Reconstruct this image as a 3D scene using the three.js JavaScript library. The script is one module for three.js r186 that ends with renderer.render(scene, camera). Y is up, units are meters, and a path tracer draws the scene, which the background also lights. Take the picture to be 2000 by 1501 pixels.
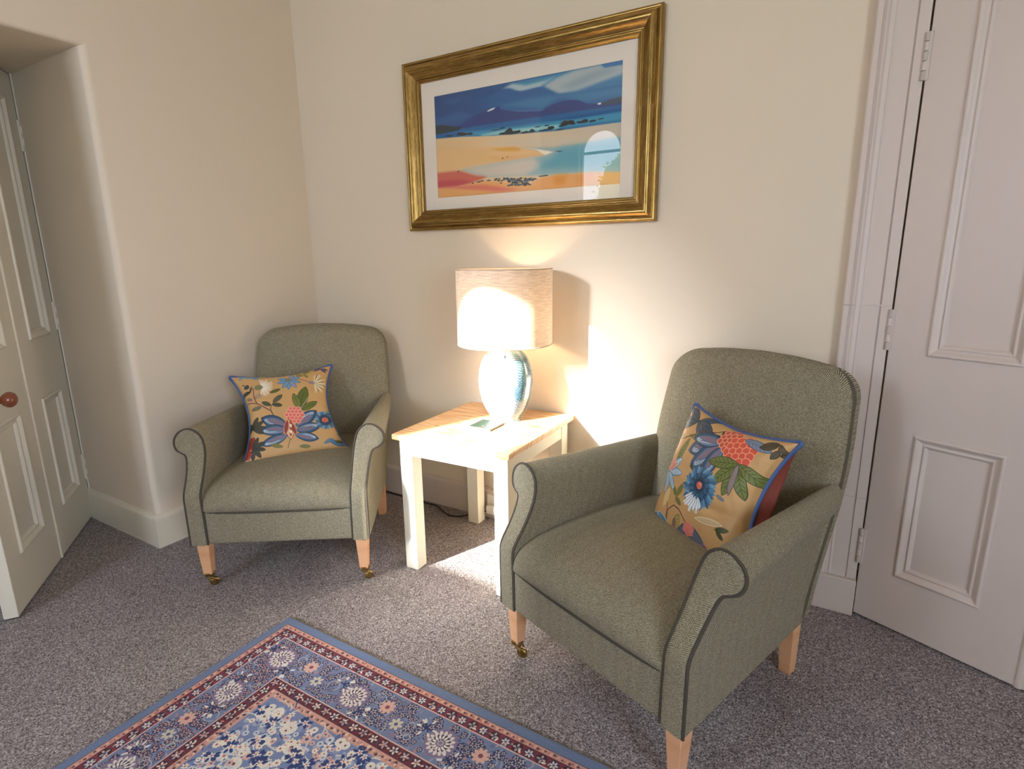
import * as THREE from 'three';
import { RoundedBoxGeometry } from 'three/addons/geometries/RoundedBoxGeometry.js';
import { mergeGeometries } from 'three/addons/utils/BufferGeometryUtils.js';
import { RectAreaLightUniformsLib } from 'three/addons/lights/RectAreaLightUniformsLib.js';
import { ImprovedNoise } from 'three/addons/math/ImprovedNoise.js';

// ---------------------------------------------------------------- camera, sky, sun, soft second sun, unseen window light, exposure
RectAreaLightUniformsLib.init();
const scene = new THREE.Scene();
const camera = new THREE.PerspectiveCamera(68.336, 2000 / 1501, 0.05, 100);
camera.rotation.order = 'YXZ';
camera.position.set(0, 1.22, 0);
camera.rotation.set(THREE.MathUtils.degToRad(-12.803), THREE.MathUtils.degToRad(31.1745), THREE.MathUtils.degToRad(-0.7907));
const renderer = new THREE.WebGLRenderer({ antialias: true });
renderer.toneMapping = THREE.LinearToneMapping;
renderer.toneMappingExposure = 1.05;
renderer.shadowMap.enabled = true;
renderer.shadowMap.type = THREE.PCFSoftShadowMap;

const SKY = 9.0;
{ // pale blue sky, whiter at the horizon, the same all round
  const w = 64, h = 128, d = new Float32Array(w * h * 4);
  for (let y = 0; y < h; y++) {
    const e = Math.max(0, Math.sin((y + 0.5) / h * Math.PI - Math.PI / 2)), k = Math.pow(e, 0.6);
    const below = (y + 0.5) / h < 0.5;
    const c = below ? [0.30, 0.27, 0.2] : [1.0 - 0.45 * k, 1.0 - 0.27 * k, 1.02];
    for (let x = 0; x < w; x++) { const i = (y * w + x) * 4; d[i] = c[0] * SKY; d[i + 1] = c[1] * SKY; d[i + 2] = c[2] * SKY; d[i + 3] = 1; }
  }
  const t = new THREE.DataTexture(d, w, h, THREE.RGBAFormat, THREE.FloatType);
  t.mapping = THREE.EquirectangularReflectionMapping; t.magFilter = THREE.LinearFilter; t.needsUpdate = true;
  scene.background = t;
}
const SUN = new THREE.Vector3(-0.375, 0.40, 1).normalize();
const sun = new THREE.DirectionalLight(new THREE.Color().setRGB(1.0, 0.93, 0.84), 52);
sun.position.copy(SUN).multiplyScalar(14).add(new THREE.Vector3(-1, 0.5, -1));
sun.target.position.set(-1, 0.5, -1);
sun.castShadow = true; sun.shadow.mapSize.set(4096, 4096);
Object.assign(sun.shadow.camera, { left: -5, right: 5, top: 5, bottom: -5, near: 0.5, far: 30 });
sun.shadow.radius = 1;
scene.add(sun, sun.target);
// unseen softer second sun for the hazy glow, lights carpet and lamp-side wall: same direction, a soft disc some 14 degrees wide
const unseenSoftSun = new THREE.DirectionalLight(new THREE.Color().setRGB(0.94, 0.96, 1.04), 20);
unseenSoftSun.position.copy(sun.position); unseenSoftSun.target = sun.target; unseenSoftSun.castShadow = true; unseenSoftSun.shadow.mapSize.set(2048, 2048);
Object.assign(unseenSoftSun.shadow.camera, { left: -5, right: 5, top: 5, bottom: -5, near: 0.5, far: 30 }); unseenSoftSun.shadow.radius = 27;
scene.add(unseenSoftSun);
function unseenWindowLight(x, y, z, w, h, power, rgb, dx = 0, dz = -1) {   // area light standing in for daylight at an unseen window
  const l = new THREE.RectAreaLight(new THREE.Color().setRGB(...rgb), power, w, h);
  l.position.set(x, y, z); l.lookAt(x + dx, y, z + dz); l.name = 'unseen_window_light';
  scene.add(l);
}
const DAY = [0.82, 0.95, 1.24];
unseenWindowLight(-1.69, 1.80, 1.59, 0.50, 0.95, 14, DAY);  // at the unseen second arched window, softly lights carpet and back wall
unseenWindowLight(1.995, 1.50, 0.85, 1.06, 1.36, 8, DAY, -1, 0);  // at the unseen sash window, lights the left wall

// ---------------------------------------------------------------- helpers
let seed = 12345;
const rnd = () => { seed = (seed * 1664525 + 1013904223) >>> 0; return seed / 4294967296; };
const rr = (a, b) => a + (b - a) * rnd();
const taken = {};
const numbered = (n) => { taken[n] = (taken[n] ?? -1) + 1; return taken[n] ? n + '_' + String(taken[n]).padStart(3, '0') : n; };
function mesh(name, geo, mat, parent = scene) {
  const m = new THREE.Mesh(geo, mat); m.castShadow = m.receiveShadow = true;
  m.name = parent === scene ? numbered(name) : name; parent.add(m); return m;
}
function group(name, x = 0, y = 0, z = 0, turn = 0) {
  const g = new THREE.Group(); g.name = numbered(name); g.position.set(x, y, z); g.rotation.y = turn; scene.add(g); return g;
}
function tag(o, label, category, grp) { o.userData.label = label; o.userData.category = category; if (grp) o.userData.group = grp; return o; }
function structure(o, label, category) { o.userData.kind = 'structure'; o.userData.label = label; o.userData.category = category; return o; }
const box = (x0, x1, y0, y1, z0, z1) => { const g = new THREE.BoxGeometry(x1 - x0, y1 - y0, z1 - z0); g.translate((x0 + x1) / 2, (y0 + y1) / 2, (z0 + z1) / 2); return uvBox(g); };
const rbox = (x0, x1, y0, y1, z0, z1, r = 0.004, s = 3) => { const g = new RoundedBoxGeometry(x1 - x0, y1 - y0, z1 - z0, s, r); g.translate((x0 + x1) / 2, (y0 + y1) / 2, (z0 + z1) / 2); return uvBox(g); };
function uvBox(g) { // uv in metres by the face's main direction
  const p = g.attributes.position, n = g.attributes.normal, uv = new Float32Array(p.count * 2);
  for (let i = 0; i < p.count; i++) {
    const ax = Math.abs(n.getX(i)), ay = Math.abs(n.getY(i)), az = Math.abs(n.getZ(i));
    if (ay >= ax && ay >= az) { uv[2 * i] = p.getX(i); uv[2 * i + 1] = p.getZ(i); }
    else if (ax >= az) { uv[2 * i] = p.getZ(i); uv[2 * i + 1] = p.getY(i); }
    else { uv[2 * i] = p.getX(i); uv[2 * i + 1] = p.getY(i); }
  }
  g.setAttribute('uv', new THREE.BufferAttribute(uv, 2)); return g;
}
function grid(nu, nv, fn, uvfn, flip = false, closeU = false) {
  const pos = [], uv = [], idx = [];
  for (let j = 0; j <= nv; j++) for (let i = 0; i <= nu; i++) { pos.push(...fn(i / nu, j / nv)); uv.push(...(uvfn ? uvfn(i / nu, j / nv) : [i / nu, j / nv])); }
  for (let j = 0; j < nv; j++) for (let i = 0; i < nu; i++) {
    const a = j * (nu + 1) + i, b = a + 1, c = a + nu + 1, d = c + 1;
    if (flip) idx.push(a, c, b, b, c, d); else idx.push(a, b, c, b, d, c);
  }
  const g = new THREE.BufferGeometry();
  g.setAttribute('position', new THREE.Float32BufferAttribute(pos, 3)); g.setAttribute('uv', new THREE.Float32BufferAttribute(uv, 2)); g.setIndex(idx); g.computeVertexNormals();
  if (closeU) { const n = g.attributes.normal; for (let j = 0; j <= nv; j++) { const a = j * (nu + 1), b = a + nu, v = new THREE.Vector3(n.getX(a) + n.getX(b), n.getY(a) + n.getY(b), n.getZ(a) + n.getZ(b)).normalize(); n.setXYZ(a, v.x, v.y, v.z); n.setXYZ(b, v.x, v.y, v.z); } }
  return g;
}
const V = (x, y, z) => new THREE.Vector3(x, y, z);
const tube = (pts, r, seg = 64, closed = false, rs = 8) => new THREE.TubeGeometry(new THREE.CatmullRomCurve3(pts, closed), seg, r, rs, closed);
const plain = (g) => { const o = g.index ? g.toNonIndexed() : g; for (const k of Object.keys(o.attributes)) if (!['position', 'normal', 'uv'].includes(k)) o.deleteAttribute(k); return o; };
const merge = (list) => mergeGeometries(list.map(plain));
const smooth = (a, b, x) => { const t = Math.min(1, Math.max(0, (x - a) / (b - a))); return t * t * (3 - 2 * t); };
const lerp = (a, b, t) => a + (b - a) * t;

// ---- textures
function canvasTex(w, h, draw, { srgb = true, repeat = null } = {}) {
  const c = document.createElement('canvas'); c.width = w; c.height = h; draw(c.getContext('2d'), w, h);
  const t = new THREE.CanvasTexture(c); t.colorSpace = srgb ? THREE.SRGBColorSpace : THREE.NoColorSpace;
  t.wrapS = t.wrapT = repeat ? THREE.RepeatWrapping : THREE.ClampToEdgeWrapping; if (repeat) t.repeat.set(...repeat);
  t.magFilter = THREE.LinearFilter; return t;
}
function pixelTex(n, fn, { srgb = true, repeat = [1, 1] } = {}) {
  const d = new Uint8Array(n * n * 4);
  for (let y = 0; y < n; y++) for (let x = 0; x < n; x++) { const c = fn(x, y), i = (y * n + x) * 4; d[i] = c[0]; d[i + 1] = c[1]; d[i + 2] = c[2]; d[i + 3] = 255; }
  const t = new THREE.DataTexture(d, n, n, THREE.RGBAFormat); t.colorSpace = srgb ? THREE.SRGBColorSpace : THREE.NoColorSpace;
  t.wrapS = t.wrapT = THREE.RepeatWrapping; t.repeat.set(...repeat); t.magFilter = THREE.LinearFilter; t.needsUpdate = true; return t;
}
const perlin = new ImprovedNoise();
function tileNoise(x, y, n, period, z = 0) { // noise that repeats after n pixels
  const f = period / n, a = x * f, b = y * f, u = x / n, v = y / n, N = (p, q) => perlin.noise(p, q, z);
  return (N(a, b) * (1 - u) + N(a - period, b) * u) * (1 - v) + (N(a, b - period) * (1 - u) + N(a - period, b - period) * u) * v;
}
const clamp = (v) => Math.max(0, Math.min(255, v));

const carpetN = 1024, carpetH = new Float32Array(carpetN * carpetN);
for (let i = 0; i < carpetH.length; i++) carpetH[i] = rnd();
const carpetAt = (x, y) => carpetH[((y + carpetN) % carpetN) * carpetN + (x + carpetN) % carpetN];
const tuft = (x, y) => (carpetAt(x, y) * 2 + carpetAt(x + 1, y) + carpetAt(x, y + 1) + carpetAt(x - 1, y) + carpetAt(x, y - 1)) / 6;
const carpetMap = pixelTex(carpetN, (x, y) => {
  const k = (tuft(x, y) - 0.5) * 2.3, m = tileNoise(x, y, carpetN, 9) * 9, l = 132 + k * 92 + m;
  return [clamp(l + 5), clamp(l - 3), clamp(l - 4)];
}, { repeat: [1 / 1.5, 1 / 1.5] });
const carpetBump = pixelTex(carpetN, (x, y) => { const v = clamp(tuft(x, y) * 255); return [v, v, v]; }, { srgb: false, repeat: [1 / 1.5, 1 / 1.5] });

// wool herringbone: columns 20 mm wide of slanting twill lines
const herrN = 1024, herrTile = 0.24;
const herr = (x, y) => {
  const mm = herrTile * 1000 / herrN, X = x * mm, Y = y * mm, col = Math.floor(X / 20) % 2, lx = X % 20;
  const ph = (Y + (col ? lx : -lx) * 0.75) / 4; const f = ph - Math.floor(ph);
  return Math.abs(f - 0.5) * 2;
};
const fleck = new Float32Array(128 * 128).map(() => rnd() - 0.5);
const tweedMap = pixelTex(herrN, (x, y) => {
  const h = smooth(0.3, 0.7, herr(x, y)), n = (rnd() - 0.5) * 30 + fleck[(y >> 3) * 128 + (x >> 3)] * 42, m = tileNoise(x, y, herrN, 40, 3) * 8;
  return [clamp(lerp(86, 172, h) + n + m), clamp(lerp(80, 164, h) + n + m), clamp(lerp(62, 139, h) + n + m * 0.6)];
}, { repeat: [1 / herrTile, 1 / herrTile] });
const tweedBump = pixelTex(herrN, (x, y) => { const v = clamp(herr(x, y) * 170 + rnd() * 85); return [v, v, v]; }, { srgb: false, repeat: [1 / herrTile, 1 / herrTile] });

const plasterBump = pixelTex(512, (x, y) => { const v = clamp(128 + tileNoise(x, y, 512, 40) * 60 + tileNoise(x, y, 512, 110, 5) * 50); return [v, v, v]; }, { srgb: false, repeat: [1 / 0.8, 1 / 0.8] });
const brushBump = pixelTex(512, (x, y) => { const v = clamp(128 + tileNoise(x * 1, y, 512, 6) * 40 + tileNoise(x, y, 512, 90, 7) * 36); return [v, v, v]; }, { srgb: false, repeat: [1 / 0.5, 1 / 0.5] });
const linenMap = pixelTex(512, (x, y) => {
  const slub = tileNoise(x, y * 1, 512, 4, 2), row = perlin.noise(0.5, y * 0.9, x * 0.012), col = perlin.noise(x * 0.9, 0.5, 3);
  const l = 8 * slub + 26 * row + 12 * col; return [clamp(200 + l), clamp(184 + l), clamp(166 + l)];
}, { repeat: [6, 1.2] });
function woodTex(w, h, base, dark, knots) {
  return canvasTex(w, h, (g) => {
    const im = g.createImageData(w, h), d = im.data;
    for (let y = 0; y < h; y++) for (let x = 0; x < w; x++) {
      let yy = y, ring = 0;
      for (const [kx, ky, kr] of knots) { const dx = (x - kx * w) / 2.4, dy = y - ky * h, q = Math.hypot(dx, dy); yy += Math.sign(dy || 1) * kr * 2.2 * Math.exp(-q / (kr * 2.5)); if (q < kr) ring = Math.max(ring, 1 - q / kr); }
      const n = perlin.noise(x * 0.004, yy * 0.035, 1) + 0.5 * perlin.noise(x * 0.012, yy * 0.13, 4) + 0.25 * perlin.noise(x * 0.05, yy * 0.6, 8);
      const t = smooth(-0.5, 0.9, n) * 0.8 + smooth(0.15, 0.7, ring) * 1.3, i = (y * w + x) * 4;
      for (let k = 0; k < 3; k++) d[i + k] = clamp(lerp(base[k], dark[k], Math.min(1.25, t)));
      d[i + 3] = 255;
    }
    g.putImageData(im, 0, 0);
  });
}
const pineMap = woodTex(1024, 1024, [222, 184, 136], [178, 118, 70], [[0.18, 0.30, 16], [0.30, 0.42, 13], [0.60, 0.72, 12], [0.42, 0.80, 14], [0.80, 0.52, 12], [0.86, 0.62, 17], [0.26, 0.62, 8], [0.88, 0.28, 8], [0.68, 0.86, 9]]);
const beechMap = woodTex(256, 256, [222, 172, 130], [203, 147, 104], []);

// ---- materials
const std = (o) => new THREE.MeshStandardMaterial({ roughness: 0.8, ...o });
const lin = (r, g, b) => new THREE.Color().setRGB(r, g, b);
const M = {
  wall: std({ color: lin(0.70, 0.61, 0.48), roughness: 0.85, bumpMap: plasterBump, bumpScale: 0.0006 }),
  ceiling: std({ color: lin(0.80, 0.69, 0.50), roughness: 0.9 }),  // unseen; cream tint chosen to bounce warm light onto the upper walls
  paint: std({ color: lin(0.61, 0.53, 0.475), roughness: 0.42, bumpMap: brushBump, bumpScale: 0.0005 }),
  paintCream: std({ color: lin(0.70, 0.65, 0.53), roughness: 0.42, bumpMap: brushBump, bumpScale: 0.0005 }),
  paintGrime: std({ color: lin(0.50, 0.44, 0.38), roughness: 0.6 }),
  carpet: std({ map: carpetMap, roughness: 1, bumpMap: carpetBump, bumpScale: 0.004 }),
  tweed: new THREE.MeshPhysicalMaterial({ map: tweedMap, roughness: 0.95, bumpMap: tweedBump, bumpScale: 0.0008, sheen: 0.08, sheenRoughness: 0.6, sheenColor: lin(0.5, 0.5, 0.42) }),
  piping: std({ color: lin(0.055, 0.045, 0.033), roughness: 0.8 }),
  beech: std({ map: beechMap, roughness: 0.45 }),
  brass: std({ color: lin(0.36, 0.24, 0.09), metalness: 1, roughness: 0.33 }),
  tablePaint: std({ color: lin(0.80, 0.76, 0.62), roughness: 0.45, bumpMap: brushBump, bumpScale: 0.0004 }),
  pine: std({ map: pineMap, roughness: 0.4 }),
  linen: new THREE.MeshPhysicalMaterial({ map: linenMap, roughness: 1, transmission: 0.32, thickness: 0, side: THREE.DoubleSide }),
  blind: new THREE.MeshPhysicalMaterial({ color: lin(0.85, 0.86, 0.88), roughness: 1, transmission: 0.5, thickness: 0, side: THREE.DoubleSide }),  // for the added blind that keeps direct sun out
  black: std({ color: lin(0.012, 0.012, 0.013), roughness: 0.5 }),
  socket: std({ color: lin(0.72, 0.69, 0.62), roughness: 0.35 }),
  glass: new THREE.MeshPhysicalMaterial({ color: 0xffffff, transmission: 1, thickness: 0, roughness: 0, ior: 1.5 }),
  mat: std({ color: lin(0.74, 0.68, 0.60), roughness: 0.9 }),
  matCut: std({ color: lin(0.88, 0.87, 0.84), roughness: 0.9 }),
  bluePiping: std({ color: lin(0.055, 0.11, 0.28), roughness: 0.55 }),
  maroon: new THREE.MeshPhysicalMaterial({ color: lin(0.19, 0.035, 0.02), roughness: 0.7, sheen: 0.6, sheenRoughness: 0.4, sheenColor: lin(0.4, 0.12, 0.06) }),
  knobWood: new THREE.MeshPhysicalMaterial({ color: lin(0.22, 0.055, 0.02), roughness: 0.35, clearcoat: 0.7, clearcoatRoughness: 0.15 }),
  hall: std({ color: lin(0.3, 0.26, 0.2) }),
  leaf: new THREE.MeshPhysicalMaterial({ color: lin(0.62, 0.56, 0.14), roughness: 1, transmission: 0.45, thickness: 0, side: THREE.DoubleSide }),
  bark: std({ color: lin(0.12, 0.09, 0.06), roughness: 0.95 }),
  grass: std({ color: lin(0.16, 0.2, 0.06), roughness: 1 }),
};

// ================================================================ THE ROOM
const CEIL = 2.62, ZB = -2.10, XL = -2.5, XR = 2.0, ZF = 1.60, HEAD = 1.985, REV0 = -1.144, REV1 = -0.21, XREV = -3.115;
{
  const f = mesh('floor', box(-4.6, XR + 0.3, -0.15, 0, ZB - 0.7, ZF + 0.3), M.carpet); structure(f, 'grey brown speckled fitted carpet over the whole floor', 'carpet');
  const c = mesh('ceiling', box(-4.6, XR + 0.3, CEIL, CEIL + 0.15, ZB - 0.7, ZF + 0.3), M.ceiling); structure(c, 'unseen cream ceiling above the room, tinted to warm the upper walls', 'ceiling');
  // back wall with the opening of the right-hand cupboard door
  const wb = mesh('wall_back', merge([box(-3.2, 0.075, 0, CEIL, ZB - 0.3, ZB), box(0.075, 0.985, 2.0, CEIL, ZB - 0.3, ZB), box(0.985, XR + 0.3, 0, CEIL, ZB - 0.3, ZB), box(0, 1.1, 0, 2.1, ZB - 0.7, ZB - 0.6), box(-0.1, 0, 0, 2.1, ZB - 0.7, ZB - 0.3), box(1.06, 1.16, 0, 2.1, ZB - 0.7, ZB - 0.3), box(-0.1, 1.16, 2.0, 2.1, ZB - 0.7, ZB - 0.3)]), M.wall);
  structure(wb, 'cream painted back wall with the picture on it', 'wall');
  // left wall: thick, with a rounded plaster corner at the door recess
  const r = 0.024, shp = new THREE.Shape();
  shp.moveTo(XL, -ZB); shp.lineTo(XL, -REV0 + r); shp.absarc(XL - r, -REV0 + r, r, 0, -Math.PI / 2, true); shp.lineTo(XREV + 0.02, -REV0); shp.lineTo(XREV + 0.02, -ZB); shp.closePath();
  const far = new THREE.ExtrudeGeometry(shp, { depth: CEIL, bevelEnabled: false, curveSegments: 10 }); far.rotateX(-Math.PI / 2);
  const lin1 = new THREE.Shape(); // lintel over the recess: rounded lower front edge (profile in x,y)
  lin1.moveTo(XREV + 0.02, HEAD); lin1.lineTo(XL - 0.015, HEAD); lin1.absarc(XL - 0.015, HEAD + 0.015, 0.015, -Math.PI / 2, 0, false); lin1.lineTo(XL, CEIL); lin1.lineTo(XREV + 0.02, CEIL); lin1.closePath();
  const lintel = new THREE.ExtrudeGeometry(lin1, { depth: REV1 - REV0 + 0.034, bevelEnabled: false, curveSegments: 8 }); lintel.translate(0, 0, REV0 - 0.024);
  const wl = mesh('wall_left', merge([uvBox(far), uvBox(lintel), box(XREV, XL, 0, CEIL, REV1, 0.5), box(-3.8, -3.5, 0, CEIL, 0.5, ZF + 0.3), box(-3.4, XREV + 0.02, 0, CEIL, ZB - 0.3, REV0), box(-3.4, XREV, 2.02, CEIL, REV0, REV1), box(-3.4, XREV, 0, CEIL, REV1, 0.5)]), M.wall);
  structure(wl, 'cream painted left wall with a deep door recess', 'wall');
  const wr = mesh('wall_right', merge([box(XR, XR + 0.15, 0, CEIL, ZB, 0.3), box(XR, XR + 0.15, 0, CEIL, 1.4, ZF + 0.15), box(XR, XR + 0.15, 0, 0.8, 0.3, 1.4), box(XR, XR + 0.15, 2.2, CEIL, 0.3, 1.4)]), M.wall); structure(wr, 'cream painted right wall outside the picture', 'wall');
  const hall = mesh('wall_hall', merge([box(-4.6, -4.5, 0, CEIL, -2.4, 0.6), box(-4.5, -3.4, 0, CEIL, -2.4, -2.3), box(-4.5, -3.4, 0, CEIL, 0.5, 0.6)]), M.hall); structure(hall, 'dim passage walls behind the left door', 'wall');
  // front wall (behind the camera) with an arched window and a second, unseen one placed for soft light
  const s = new THREE.Shape(); s.moveTo(-3.8, 0); s.lineTo(XR + 0.3, 0); s.lineTo(XR + 0.3, CEIL); s.lineTo(-3.8, CEIL); s.closePath();
  const arch = (cx, hw, y0, ys) => { const p = new THREE.Path(); p.moveTo(cx - hw, y0); p.lineTo(cx + hw, y0); p.lineTo(cx + hw, ys); p.absarc(cx, ys, hw, 0, Math.PI, false); p.closePath(); return p; };
  s.holes.push(arch(-2.4165, 0.2305, 1.29, 2.2565), arch(-1.69, 0.26, 1.29, 2.227));
  const wf = new THREE.ExtrudeGeometry(s, { depth: 0.15, bevelEnabled: false, curveSegments: 24 }); wf.translate(0, 0, ZF);
  structure(mesh('wall_front', uvBox(wf), M.wall), 'cream painted window wall behind the camera', 'wall');
  let wi = 0;
  for (const [cx, where] of [[-2.4165, 'left'], [-1.69, 'right']]) {
    const g = group('window_' + (++wi), cx, 1.29, ZF + 0.06);
    structure(g, 'white arched window with a transom behind the camera, the ' + where + ' one of the pair', 'window');
    const o = new THREE.Shape(), hw = wi === 1 ? 0.2305 : 0.26, ys = wi === 1 ? 0.9665 : 0.937; o.moveTo(-hw, 0); o.lineTo(hw, 0); o.lineTo(hw, ys); o.absarc(0, ys, hw, 0, Math.PI, false); o.closePath();
    const h = hw - 0.022, p = new THREE.Path(); p.moveTo(-h, 0.022); p.lineTo(h, 0.022); p.lineTo(h, ys); p.absarc(0, ys, h, 0, Math.PI, false); p.closePath(); o.holes.push(p);
    mesh('window_frame', uvBox(new THREE.ExtrudeGeometry(o, { depth: 0.04, bevelEnabled: false, curveSegments: 20 })), M.paint, g);
    mesh('transom', box(-h, h, ys - 0.012, ys + 0.012, 0.008, 0.032), M.paint, g);
    const q = new THREE.Shape(); q.moveTo(-h, 0.022); q.lineTo(h, 0.022); q.lineTo(h, ys); q.absarc(0, ys, h, 0, Math.PI, false); q.closePath();
    const pg = new THREE.ShapeGeometry(q, 20); pg.translate(0, 0, 0.02); mesh('pane', pg, M.glass, g);
    if (wi === 2) { const bl = box(-hw - 0.03, hw + 0.03, -0.03, 1.235, -0.0585, -0.0565); mesh('added_blind', bl, M.blind, g).userData.label = 'added white blind blocking the sun at the unseen window'; const ro = new THREE.CylinderGeometry(0.02, 0.02, 0.6, 16); ro.rotateZ(Math.PI / 2); ro.translate(0, 1.25, -0.081); mesh('added_blind_roller', ro, M.paint, g); }  // blind added so only soft light enters at this unseen window
  }
  const g = group('window_3', XR + 0.05, 0.8, 0.85, Math.PI / 2); structure(g, 'white sash window out of view in the right wall, placed to light the left wall', 'window');  // out of view, placed to light the left wall from the right
  mesh('window_frame', merge([box(-0.55, -0.51, 0, 1.4, 0, 0.05), box(0.51, 0.55, 0, 1.4, 0, 0.05), box(-0.51, 0.51, 0, 0.05, 0, 0.05), box(-0.51, 0.51, 1.36, 1.4, 0, 0.05), box(-0.51, 0.51, 0.68, 0.72, 0, 0.05)]), M.paint, g);
  for (const y of [0.05, 0.72]) { const pg = new THREE.PlaneGeometry(1.02, 0.64); pg.translate(0, y + 0.32, 0.025); mesh('pane', pg, M.glass, g); }
}
// baseboards: a tall board with a rounded top
function skirtShape(h = 0.146, t = 0.02) { const s = new THREE.Shape(); s.moveTo(0, 0); s.lineTo(t, 0); s.lineTo(t, h - 0.022); s.quadraticCurveTo(t, h - 0.008, t - 0.008, h - 0.005); s.lineTo(0.002, h); s.lineTo(0, h); s.closePath(); return s; }
function skirt(len) { return new THREE.ExtrudeGeometry(skirtShape(), { depth: len, bevelEnabled: false, curveSegments: 6 }); } // x out of the wall, z along
{
  const a = skirt(2.5 - 0.035); a.rotateY(-Math.PI / 2); a.translate(-0.035, 0, ZB);     // out of wall = +z, runs along -x
  structure(mesh('baseboard_back', uvBox(a), M.paint), 'white baseboard along the back wall below the picture', 'baseboard');
  const b = skirt(-ZB + REV0 + 0.02); b.translate(XL, 0, ZB);
  const c = skirt(XL - XREV); c.rotateY(-Math.PI / 2); c.translate(XL, 0, REV0);
  const d = skirt(0.71); d.translate(XL, 0, REV1);
  structure(mesh('baseboard_left', merge([uvBox(b), uvBox(c), uvBox(d)]), M.paintCream), 'cream baseboard turning the corner into the left door recess', 'baseboard');
}
// architrave beside the right door
{
  const g = group('trim_1', -0.033, 0, ZB); structure(g, 'white moulded door architrave standing on a plinth block right of the armchair', 'trim');
  const prof = [[0, 0], [0, 0.030], [0.004, 0.034], [0.017, 0.034], [0.019, 0.027], [0.022, 0.024], [0.026, 0.027], [0.030, 0.027], [0.036, 0.021], [0.046, 0.019], [0.050, 0.021], [0.053, 0.0195], [0.056, 0.018], [0.098, 0.018], [0.099, 0.013], [0.102, 0.013], [0.103, 0.018], [0.131, 0.018], [0.131, -0.12], [0.06, -0.12], [0.06, 0]];
  const s = new THREE.Shape(prof.map(([x, z]) => new THREE.Vector2(x, -z)));
  const board = (y0, y1) => { const e = new THREE.ExtrudeGeometry(s, { depth: y1 - y0, bevelEnabled: false }); e.rotateX(-Math.PI / 2); e.scale(1, 1, 1); e.translate(0, y0, 0); const p = e.attributes.position; for (let i = 0; i < p.count; i++) p.setZ(i, p.getZ(i)); e.computeVertexNormals(); return uvBox(e); };
  mesh('moulding', board(0.128, 0.4235), M.paint, g); mesh('moulding', board(0.4245, 1.0555), M.paint, g); mesh('moulding', board(1.0565, 2.13), M.paint, g);
  mesh('paint_ridge', rbox(0.002, 0.130, 1.0535, 1.058, 0.0, 0.0195, 0.001, 1), M.paint, g);
  mesh('plinth', rbox(-0.002, 0.133, 0, 0.13, -0.05, 0.038, 0.004), M.paint, g);
  // the far side and the head of the same door case, right of and above the picture
  const far = board(0, 2.13); far.scale(-1, 1, 1); far.translate(1.066 + 0.06, 0, 0); const idx = plain(far).attributes.position;
  const a = idx.array; for (let i = 0; i < a.length; i += 9) for (let k = 0; k < 3; k++) { const t = a[i + 3 + k]; a[i + 3 + k] = a[i + 6 + k]; a[i + 6 + k] = t; }
  const fg = new THREE.BufferGeometry(); fg.setAttribute('position', new THREE.BufferAttribute(a, 3)); fg.computeVertexNormals(); uvBox(fg);
  mesh('moulding', fg, M.paint, g);
  mesh('head_moulding', rbox(0, 1.1, 2.0, 2.13, -0.12, 0.02, 0.004), M.paint, g);
}
// narrow frame strip in the left recess, where that door hangs
{
  const g = group('trim_2', XREV, 0, REV0); structure(g, 'thin painted door frame at the back of the left recess', 'trim');
  mesh('jamb', rbox(-0.075, 0.012, 0, 2.0, 0, 0.006, 0.002), M.paintCream, g);
  mesh('jamb', rbox(-0.075, 0.020, 0, 2.0, 0.92, 0.934, 0.003), M.paintCream, g);
  mesh('head', rbox(-0.075, 0.020, 1.985, 2.015, 0, 0.934, 0.003), M.paintCream, g);
}
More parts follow.
